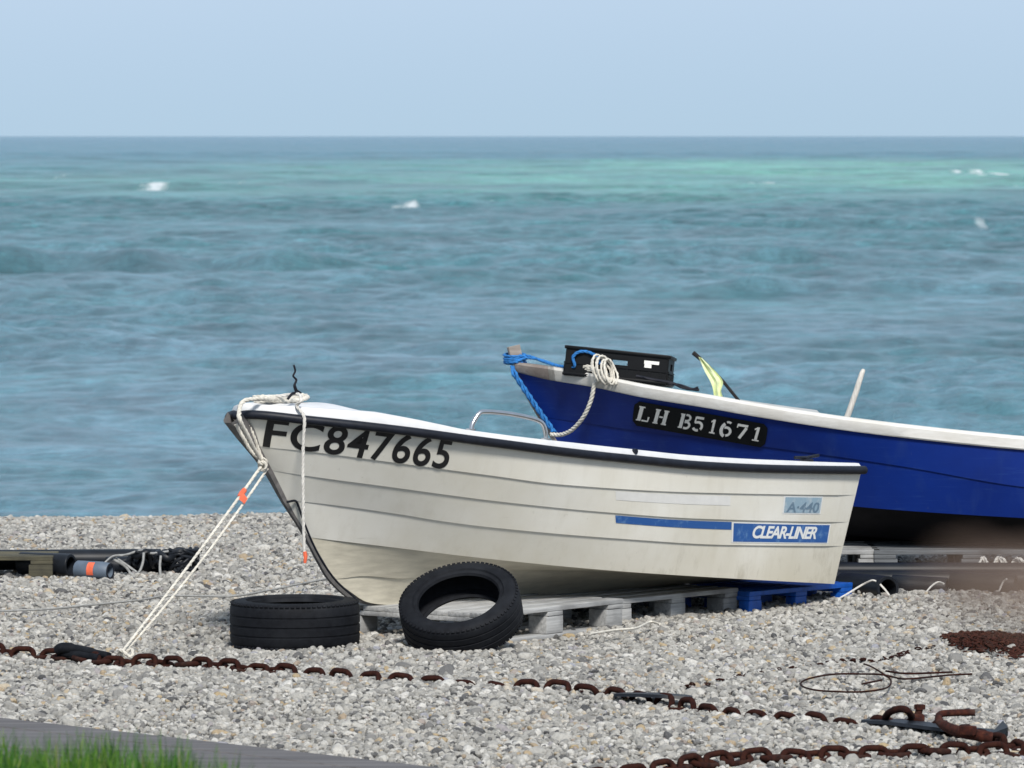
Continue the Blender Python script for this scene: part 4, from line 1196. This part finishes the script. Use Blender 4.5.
# ------------------------------------------------------------------ tyres
def tyre(R, w):
    """outline in (radius, z) going round the section; axis = z, grooves in the tread"""
    h = w/2; p = []
    ri = R*.665
    p += [(ri, -h*.72), (ri + .006, -h*.86), (ri + .02, -h*.90), (R*.76, -h*.99), (R*.85, -h*1.0), (R*.93, -h*.95), (R*.975, -h*.83)]
    nz = [-.72, -.40, -.34, -.10, -.04, .04, .10, .34, .40, .72]
    prof = [(R*.995, -h*.72), (R, -h*.46), (R - .0035, -h*.44), (R - .0035, -h*.38), (R, -h*.36), (R*1.002, -h*.08), (R - .0035, -h*.06), (R - .0035, h*.02), (R*1.002, h*.04), (R, h*.34), (R - .0035, h*.36), (R - .0035, h*.42), (R, h*.44), (R*.995, h*.72)]
    p += prof
    p += [(R*.975, h*.83), (R*.93, h*.95), (R*.85, h*1.0), (R*.76, h*.99), (ri + .02, h*.90), (ri + .006, h*.86), (ri, h*.72)]
    p += [(ri + .014, h*.66), (R*.77, h*.80), (R*.90, h*.72), (R*.945, h*.4), (R*.945, -h*.4), (R*.90, -h*.72), (R*.77, -h*.80), (ri + .014, -h*.66)]
    m = MB(); m.lathe(p, 96)
    # shoulder blocks
    for k in range(74):
        a = 2*math.pi*k/74
        for s in (1, -1):
            m.box((math.cos(a)*R*.957, math.sin(a)*R*.957, s*h*.82), (.010, R*.055, h*.26), Matrix.Rotation(a, 3, 'Z') @ Matrix.Rotation(s*.62, 3, 'Y'), .002)
    return m
t1 = tyre(.281, .205).build('tyre', M_TYRE, None, 30)
c0 = at_z(295, 651, 0); t1.location = (c0.x*1.011, c0.y + .262, .103 - .004); t1.rotation_euler = (math.radians(.5), math.radians(-.5), .3)
tag(t1, 'black car tyre lying flat on the pebbles under the white bow', 'tyre', 'old tyres beside the white boat')
t2 = tyre(.262, .158).build('tyre', M_TYRE, None, 30)
ax = Vector((-.165, -.50, .85)).normalized()
t2.rotation_euler = Vector((0, 0, 1)).rotation_difference(ax).to_euler(); t2.location = (-.218, 24.28, .172)
tag(t2, 'black tyre tilted up against the grey pallet and the white hull', 'tyre', 'old tyres beside the white boat')

# ------------------------------------------------------------------ chains
def link_mesh(L, W, d):
    m = MB(); r = W/2 - d/2; s = L/2 - W/2; pts = []
    for k in range(11): a = -math.pi/2 + math.pi*k/10; pts.append(Vector((s + r*math.cos(a), r*math.sin(a), 0)))
    for k in range(11): a = math.pi/2 + math.pi*k/10; pts.append(Vector((-s + r*math.cos(a), r*math.sin(a), 0)))
    m.tube(pts, d/2, 8, close=True)
    return m
LK = link_mesh(.112, .076, .0225)
def sink(x, y):
    """how deep the long chain lies in the pebbles"""
    px = px_of(x, y, 0)
    if y < 20.9: return float(np.interp(px, [540, 640, 700, 760], [.012, .008, .003, 0]))
    return float(np.interp(px, [0, 250, 300, 420, 440, 505, 520, 640, 680, 860, 900], [0, .002, .010, .014, .025, .025, .004, .004, .009, .009, .002]))
def chain(pxs, label, mat, pitch=.0655, scale=1.13, zoff=.012, seed=1, name='rusty_chain'):
    r = random.Random(seed)
    P = [at_z(px, py, .012) for px, py in pxs]; P = catmull(P, 10)
    root = empty(name, (P[len(P)//2].x, P[len(P)//2].y, 0), label, 'chain', 'rusty chains across the shingle')
    acc = 0; pos = []; last = P[0]; need = pitch*scale; carry = 0
    for a, b in zip(P, P[1:]):
        seg = (b - a).length; d = carry
        while d < seg:
            pos.append((a.lerp(b, d/seg), (b - a).normalized())); d += need
        carry = d - seg
    proto = None
    for i, (p, t) in enumerate(pos[:100]):
        yaw = math.atan2(t.y, t.x) + r.uniform(-.12, .12)
        roll = (1.25 if i % 2 else .18) + r.uniform(-.25, .25)
        if i % 2 and r.random() < .3: roll = math.pi - roll
        M = Matrix.Rotation(yaw, 4, 'Z') @ Matrix.Rotation(r.uniform(-.12, .12), 4, 'Y') @ Matrix.Rotation(roll, 4, 'X')
        z = G(p.x, p.y) + zoff - .014 + (.008 if i % 2 else .009 if px_of(p.x, p.y, 0) < 290 or p.y < 21.2 else -.004) + r.uniform(-.006, .006) + .018*mnoise.noise(Vector((p.x*2.2, p.y*2.2, seed))) - sink(p.x, p.y)
        if proto is None:
            proto = LK if False else link_mesh(.112*scale, .077*scale, .0212*scale).build('link', mat, root, 60, local=True); o = proto
        else:
            o = proto.copy(); COL.objects.link(o); o.parent = root
        o.location = Vector((p.x, p.y, z)) - root.location; o.rotation_euler = M.to_euler()
    return root
chain([(-60, 645), (0, 651), (40, 653), (75, 656), (110, 661), (160, 663), (230, 668), (300, 673), (380, 679), (420, 681), (470, 684), (520, 687), (590, 692), (640, 697), (700, 705), (740, 711), (800, 717), (850, 721), (900, 724), (950, 730), (1005, 742), (1070, 756)],
      'long rusty chain crossing the whole beach in front of the tyres', M_RUST, seed=3, zoff=.014)
chain([(540, 775), (590, 771), (640, 768.5), (680, 764), (720, 759), (770, 757), (850, 754), (930, 752), (1000, 750), (1080, 750)],
      'short thick rusty chain at the lower right corner', M_RUST, seed=9, zoff=.020)

# black rubber scrap lying by the chain on the left
sc_ = MB(); a = [at_z(56, 651, .03), at_z(64, 648, .045), at_z(80, 650, .04), at_z(95, 653, .035), at_z(109, 656, .028)]
sc_.tube(catmull(a, 6), [.012, .02] + [.024]*8 + [.02]*8 + [.016]*7, 8)
a = [at_z(60, 653, .02), at_z(78, 655, .02), at_z(100, 658, .018)]; sc_.tube(catmull(a, 5), .02, 8)
tag(sc_.build('rubber_scrap', M_TYRE, None, 60), 'black rubber scrap beside the rusty chain near the tied rope', 'rubber scrap')
# flat black plastic strips in the shingle
def strip(pts, w, t, name, label, cat, mat):
    m = MB(); rows = []
    P = catmull([at_z(px, py, z) for px, py, z in pts], 6)
    for i, p in enumerate(P):
        tg = (P[min(i+1, len(P)-1)] - P[max(i-1, 0)]).normalized(); n_ = Vector((-tg.y, tg.x, 0)).normalized()
        ww = w*(1 if 0 < i < len(P)-1 else .6)
        rows.append([p + n_*ww, p + n_*ww*.9 + Vector((0, 0, t)), p - n_*ww*.9 + Vector((0, 0, t)), p - n_*ww])
    m.grid(rows, close=True); m.f.append([0, 1, 2, 3]); m.m.append(0); k = len(m.v); m.f.append([k-1, k-2, k-3, k-4]); m.m.append(0)
    return tag(m.build(name, mat, None, 40), label, cat)
strip([(618, 696, .012), (640, 696, .02), (665, 697, .022), (692, 699, .014)], .045, .012, 'plastic_strip', 'flat black plastic strip half buried along the long chain', 'plastic strip', M_BPIPE)
strip([(868, 722, .010), (900, 724, .018), (950, 730, .02), (1000, 735, .016)], .06, .012, 'rubber_strip', 'dark rubber strip under the rusty hook at the right', 'rubber strip', M_BPIPE)

# rusty hook / bracket
hk = MB(); H_ = lambda px, py, z: at_z(px, py - 4.5, z)
hp_ = [(975, 717, .085), (962, 717, .085), (950, 717.5, .085), (941, 718.5, .082), (938.5, 722, .072), (941, 728, .055), (950, 733, .045), (962, 737, .040), (978, 740, .035), (992, 742, .028)]
P = catmull([H_(*q) for q in hp_], 5)
hk.tube(P, [.013 + .008*min(1, max(0, (i - 18)/14)) for i in range(len(P))], 8)
hk.box(H_(968, 735, .055), (.06, .03, .035), Matrix.Rotation(-.5, 3, 'Z'), .005)
tag(hk.build('rusty_hook', M_RUST2, None, 50), 'bent brown rusty iron hook lying by the lower right chain', 'hook')
wd = MB(); a, b, c, d = H_(990, 741, .012), H_(1003, 733, .03), H_(1008, 740, .03), H_(1004, 745, .012)
up = Vector((0, 0, .03)); wd.add([a, b, c, d, a + up*.3, b + up, c + up, d + up*.4], [[0, 3, 2, 1], [4, 5, 6, 7], [0, 1, 5, 4], [1, 2, 6, 5], [2, 3, 7, 6], [3, 0, 4, 7]])
tag(wd.build('rubber_wedge', M_BPIPE, None, 20), 'small black wedge at the end of the rusty hook', 'wedge')
# shackle
sh = empty('shackle', at_z(905, 722, 0), 'big rusty shackle with a bolt beside the rusty hook', 'shackle')
bow = MB(); P = catmull([H_(884, 728, .012), H_(886, 721, .04), H_(891, 716, .065), H_(899, 713.5, .078), H_(906, 714.5, .075), H_(911, 720, .05), H_(912, 728, .015)], 6); bow.tube(P, .0135, 8); bow.build('bow', M_RUST, sh, 60)
bo = MB(); q = H_(917, 724, .025); bo.box(q, (.05, .05, .045), Matrix.Rotation(.3, 3, 'Z'), .01); bo.tube([q, q + Vector((.01, 0, .045))], .014, 8); bo.tube([q + Vector((.01, 0, .038)), q + Vector((.01, 0, .056))], .021, 6); bo.build('bolt', M_RUST2, sh, 40)
# thin rusty wire with a loop
ww = MB()
lw = [(972, 674), (950, 675), (930, 677), (905, 679), (893, 677), (880, 674.5), (860, 674), (838, 674), (818, 676.5), (803, 681), (802, 686), (815, 690), (835, 691.5), (858, 692), (878, 690), (888, 687), (891, 682), (888, 677), (872, 667), (864, 664)]
ww.tube(catmull([at_z(px, py, .034 + .006*math.sin(px*.21)) for px, py in lw], 8), 0.0038, 6)
ww.tube(catmull([at_z(px, py, .034) for px, py in ((886, 671), (905, 673.5), (930, 673), (952, 672))], 8), .0042, 6)
ww.tube(catmull([at_z(px, py, .036) for px, py in ((862, 684), (872, 682), (882, 680))], 5), .004, 6)
tag(ww.build('rusty_wire', M_RUST, None, 60), 'thin rusty wire lying in a loop on the shingle', 'wire')
# thin half buried chain leading to the heap
def scraps(name, path, n, spread, rad, label, cat, mat, seed, zoff=.02, heap=0.0):
    m = MB(); r = random.Random(seed); P = catmull([at_z(px, py, 0) for px, py in path], 10)
    for _ in range(n):
        i = r.random()*(len(P) - 1.001); k = int(i); p = P[k].lerp(P[k+1], i - k) + Vector((r.gauss(0, spread[0]), r.gauss(0, spread[1]), 0))
        z = G(p.x, p.y) + zoff + (heap(p)*r.uniform(.2, 1) if heap else r.uniform(-.006, .006))
        a = r.uniform(0, 6.28); rr_ = rad*r.uniform(.6, 1.5)
        c0 = Vector((p.x, p.y, z)); tilt = r.uniform(-.9, .9)
        pts = [c0 + Vector((math.cos(a)*rr_*math.cos(t)*1.4 - math.sin(a)*rr_*math.sin(t), math.sin(a)*rr_*math.cos(t)*1.4 + math.cos(a)*rr_*math.sin(t), math.sin(t)*rr_*tilt)) for t in [6.283*q/7 for q in range(7)]]
        m.tube(pts, rr_*.38, 5, close=True)
    return tag(m.build(name, mat, None, 60), label, cat)
scraps('thin_chain', [(655, 693), (700, 690), (735, 684), (770, 678), (800, 671), (835, 665), (862, 664), (880, 664), (905, 658), (945, 648)], 60, (.006, .012), .0065, 'thin rusty chain half buried in pebbles behind the wire loop', 'chain', M_RUST, 4, .014)
hc = at_z(988, 650, 0)
scraps('rusty_heap', [(960, 648), (978, 649), (1000, 651), (1032, 653)], 1500, (.035, .17), .0075, 'low tangled heap of rusty brown fragments on the right', 'heap', M_RUST2, 5, .012, heap=lambda p: .036*max(0, 1 - ((p.x - hc.x)/.27)**2)*max(0, 1 - ((p.y - hc.y)/.42)**2) + .006)
# thin cord across the shingle on the left
tcd = MB(); tcd.tube(catmull([at_z(px, py, .038) for px, py in ((-60, 613), (0, 611), (50, 609), (90, 605), (140, 600), (165, 596), (200, 596), (235, 596), (270, 590), (300, 584), (335, 577), (352, 573))], 8), .005, 6)
tag(tcd.build('thin_string', M_ROPEG, None, 60), 'thin grey cord stretched across the shingle left of the white boat', 'cord')
# thin cord on grey pallet
tcd = MB(); tcd.tube(catmull([at_z(px, py, .05) for px, py in ((590, 634), (615, 630), (636, 628), (650, 622), (660, 624))], 8), .005, 6)
tag(tcd.build('string_scrap', M_ROPEC, None, 60), 'short scrap of pale cord against the corner of the grey pallets', 'cord')

# ------------------------------------------------------------------ pipes
def pipe(pA, pB, r, label, group, mat=M_BPIPE, name='black_pipe', wall=.25):
    m = MB(); d = (pB - pA).normalized()
    ri = r*(1 - wall)
    pts = [pA + d*.06, pA + d*.06, pA, pA, pA + d*.004]
    path = [pA + d*.15, pA, pA, pA + d*.003, pA.lerp(pB, .33), pA.lerp(pB, .66), pB - d*.003, pB, pB, pB - d*.15]
    rad = [ri, ri, r*.96, r, r, r, r, r*.96, ri, ri]
    # explicit sections (tube() would confuse equal points)
    q = d.orthogonal().normalized(); w = d.cross(q); rows = []
    for p, rr_ in zip(path, rad): rows.append([p + rr_*(math.cos(t)*q + math.sin(t)*w) for t in [6.2832*k/18 for k in range(18)]])
    m.grid(rows, close=True)
    m.add(rows[0], [list(range(18))]); m.add(rows[-1], [list(range(18))[::-1]])
    return tag(m.build(name, mat, None, 35), label, 'pipe', group)
GP = 'black pipes beside the boats'; 
def gp(px, y, r, dz=0.0): return Vector(((px - 512)/FPX*y, y, r + dz))
pipe(gp(700, 27.55, .042, .05), gp(1120, 27.50, .042, .05), .042, 'topmost long black pipe in front of the blue boat pallets', GP)
pipe(gp(690, 27.36, .048, .012), gp(1110, 27.36, .048, .012), .048, 'long black pipe with a glossy line in front of the blue boat pallets', GP)
pipe(gp(845, 27.28, .05, -.005), gp(889, 26.88, .062, -.004), .060, 'stubby black pipe with its round open end beside the blue pallet', GP)
pipe(gp(893, 27.2, .05, .0), gp(948, 27.14, .052, -.012), .050, 'short black pipe in the middle of the row beside the stubby one', GP)
pipe(gp(952, 27.26, .05, .01), gp(1017, 27.17, .052, .0), .050, 'short black pipe whose open end lies near the right edge', GP)
pipe(gp(-90, 28.75, .052, .0), gp(160, 28.85, .052, .0), .052, 'long black pipe running behind the old olive pallet', GP)
pipe(gp(20, 28.55, .06, -.008), gp(70, 28.42, .06, -.008), .058, 'thick short black pipe poking out beside the old olive pallet', GP)
pipe(gp(105, 28.55, .05, -.01), gp(172, 28.6, .05, -.01), .046, 'black pipe lying behind the grey drum on the left', GP)
g = empty('grey_drum', gp(92, 28.3, 0, 0), 'grey-blue plastic tube with an orange patch beside the black pipes on the left', 'plastic tube')
a_, b_ = gp(76, 28.32, .050, -.012), gp(109, 28.24, .048, -.012)
m = MB(); d = (b_ - a_).normalized(); q = d.orthogonal().normalized(); w = d.cross(q); rows = []
for p, rr_ in ((a_ + d*.01, .02), (a_, .042), (a_ + d*.006, .047), (a_.lerp(b_, .5), .047), (a_.lerp(b_, .75), .0465), (b_ - d*.004, .042), (b_, .038), (b_, .030), (b_ - d*.06, .031)):
    rows.append([p + rr_*(math.cos(t)*q + math.sin(t)*w) for t in [6.2832*k/20 for k in range(20)]])
m.grid(rows, close=True); m.add(rows[-1], [list(range(20))[::-1]]); m.build('body', M_GREYCYL, g, 40)
m = MB(); rows = []
for p in (a_.lerp(b_, .42), a_.lerp(b_, .47), a_.lerp(b_, .58), a_.lerp(b_, .62)): rows.append([p + .0482*(math.cos(t)*q + math.sin(t)*w) for t in [math.atan2(w.y*-1 + w.z*.3, q.y*-1 + q.z*.3) - .75 + 1.5*k/12 for k in range(13)]])
m.grid(rows); m.build('orange_band', M_ORANGE, g, 40)
m = MB(); rows = [[p + rr_*(math.cos(t)*q + math.sin(t)*w) for t in [6.2832*k/20 for k in range(20)]] for p, rr_ in ((b_ + d*.001, .041), (b_ + d*.004, .041), (b_ + d*.004, .031), (b_ - d*.002, .031))]
m.grid(rows, close=True); m.build('end_ring', M_RAIL, g, 40)
# black net/hose tangle at the end of the left pipes
tn = MB(); r = random.Random(8); c = gp(180, 28.55, .06)
for _ in range(9):
    pts = []; ph = r.uniform(0, 6.28)
    for j in range(18):
        a = j/17*6.28*r.uniform(.9, 1.1) + ph
        pts.append(c + Vector((.085*math.cos(a)*r.uniform(.8, 1.1) + r.uniform(-.01, .01), .10*math.sin(a), .058*math.sin(a + ph) + r.uniform(-.008, .012))))
    tn.tube(catmull(pts, 3), .0085, 6)
for _ in range(6):
    x0 = r.uniform(118, 150); pts = [gp(x0 + k*8 + r.uniform(-3, 3), 28.48 + r.uniform(-.05, .03), .03 + r.uniform(0, .09)) for k in range(6)]
    tn.tube(catmull(pts, 5), r.uniform(.008, .02), 6)
tag(tn.build('hose_tangle', M_BPIPE, None, 60), 'tangle of thin black hose at the end of the left pipes', 'hose')
gc = MB()
gc.tube(catmull([gp(103, 28.3, .07), gp(112, 28.38, .10), gp(125, 28.42, .105), gp(140, 28.45, .125), gp(150, 28.45, .11), gp(168, 28.45, .12)], 6), .006, 6)
gc.tube(catmull([gp(143, 28.42, .115), gp(142, 28.4, .07), gp(138, 28.38, .02), gp(131, 28.38, .01), gp(124, 28.4, .05), gp(112, 28.4, .085)], 6), .007, 6)
gc.tube(catmull([gp(115, 28.42, .09), gp(123, 28.4, .065), gp(130, 28.4, .04), gp(136, 28.38, .02)], 6), .006, 6); gc.tube(catmull([gp(160, 28.42, .10), gp(159, 28.4, .05), gp(160, 28.38, .0)], 5), .007, 6)
tag(gc.build('tangled_cord', M_ROPEG, None, 60), 'loose grey cord tangled over the black pipes on the left', 'cord')
# cords on the right pipes
c1 = MB(); c1.tube(catmull([gp(838, 26.70, .02), gp(850, 26.8, .045), gp(862, 26.86, .075), gp(872, 26.83, .10), gp(877, 26.82, .098)], 6), .0048, 6); c1.tube([gp(881, 26.80, .085), gp(886, 26.79, .06), gp(890, 26.79, .035)], .005, 6)
tag(c1.build('tie_cord', M_ROPEW, None, 60), 'white cord tied to the stubby black pipe by the blue pallet', 'cord')
c1 = MB(); c1.tube(catmull([gp(925, 26.98, .02), gp(932, 27.03, .055), gp(939, 27.06, .075), gp(945, 27.03, .07)], 6), .0045, 6)
c1.tube(catmull([gp(1000, 27.05, .03), gp(1004, 27.08, .07), gp(1008, 27.06, .09)], 6), .0045, 6)
tag(c1.build('tie_cord', M_ROPEW, None, 60), 'two ends of white cord tied round the short black pipes at right', 'cord')
c2 = MB(); r = random.Random(2)
for q_ in range(3):
    pts = [gp(980 + 45*k/9 + q_*2, 27.55 + .03*math.sin(k*2 + q_), .125 + .03*math.sin(k*1.7 + q_*1.3)) for k in range(10)]
    c2.rope(catmull(pts, 5), .007)
tag(c2.build('rope_pile', M_ROPEW, None, 60), 'small loose pile of white rope on the black pipes at the right edge', 'rope')

# ------------------------------------------------------------------ dry weed close to the camera (out of focus in the photo)
wdry = empty('dry_weed', (.36, 1.08, .62), 'tall dry brown weed close to the camera at the right edge, out of focus', 'weed')
M_DRY = simple('dry_brown_stalk', (.23, .16, .125), .9, .3, 40, .0008)
sm_ = MB(); tp = Vector((.080, 1.02, 2.120))
stalk = catmull([Vector((.36, 1.08, .60)), Vector((.35, 1.07, 1.2)), Vector((.32, 1.05, 1.78)), Vector((.23, 1.03, 2.06)), Vector((.145, 1.025, 2.110)), tp], 8)
sm_.tube(stalk, [.004 - .0015*i/len(stalk) for i in range(len(stalk))], 7); sm_.build('stem', M_DRY, wdry)
lf = MB(); r = random.Random(6)
lf.tube(stalk[-11:], [.0065, .0072, .0078, .008, .008, .0076, .007, .0062, .0052, .004, .002], 9)
for k in range(70):
    t = r.uniform(0, 1)**.8; p = stalk[-1 - int(t*11)]
    d = Vector((-r.uniform(.1, 1), r.uniform(-.5, .5), r.uniform(-.7, .6))).normalized()*r.uniform(.005, .010)
    lf.tube([p, p + d*.5 + Vector((0, 0, .001)), p + d], [.0008, .0018, .0004], 5)
lf.build('seed_head', M_DRY, wdry)

# ------------------------------------------------------------------ light
SUN_EL, SUN_AZ = math.radians(43), math.radians(170)       # azimuth clockwise from +Y: behind the camera, a little to the right
w = bpy.data.worlds.new('World'); scene.world = w; w.use_nodes = True; nt = w.node_tree
bg = nt.nodes['Background']; sky = nt.nodes.new('ShaderNodeTexSky'); sky.sky_type = 'NISHITA'; sky.sun_disc = False
sky.sun_elevation = SUN_EL; sky.sun_rotation = SUN_AZ; sky.air_density = 1.0; sky.dust_density = .6; sky.ozone_density = 1.6; sky.altitude = 0
tc = nt.nodes.new('ShaderNodeTexCoord')
vm = nt.nodes.new('ShaderNodeVectorMath'); vm.operation = 'ADD'; vm.inputs[1].default_value = (0, 0, .13)   # skip the whitish last degrees above the horizon
nt.links.new(tc.outputs['Generated'], vm.inputs[0]); nt.links.new(vm.outputs[0], sky.inputs[0])
# thin veil of cloud: pale grey, thicker a little above the horizon
sep = nt.nodes.new('ShaderNodeSeparateXYZ'); nt.links.new(tc.outputs['Generated'], sep.inputs[0])
mr_ = nt.nodes.new('ShaderNodeMapRange'); mr_.inputs['From Min'].default_value = 0; mr_.inputs['From Max'].default_value = .03; mr_.inputs['To Min'].default_value = .22; mr_.inputs['To Max'].default_value = .60
nt.links.new(sep.outputs[2], mr_.inputs[0])
mx = nt.nodes.new('ShaderNodeMix'); mx.data_type = 'RGBA'; nt.links.new(mr_.outputs[0], mx.inputs[0]); nt.links.new(sky.outputs[0], mx.inputs[6]); mx.inputs[7].default_value = (6.95, 8.35, 10.1, 1)
nt.links.new(mx.outputs[2], bg.inputs[0]); bg.inputs[1].default_value = .095
sd = bpy.data.lights.new('sun', 'SUN'); sd.energy = 4.2; sd.angle = math.radians(11); sd.color = (1, .96, .90)
so = bpy.data.objects.new('sun', sd); COL.objects.link(so)
dirv = Vector((math.sin(SUN_AZ)*math.cos(SUN_EL), math.cos(SUN_AZ)*math.cos(SUN_EL), math.sin(SUN_EL)))
so.rotation_euler = dirv.to_track_quat('Z', 'Y').to_euler(); so.location = (0, 0, 30)
scene.view_settings.view_transform = 'Standard'; scene.view_settings.look = 'None'; scene.view_settings.gamma = 1; scene.view_settings.exposure = 0
scene.cycles.max_bounces = 6; scene.cycles.use_denoising = True
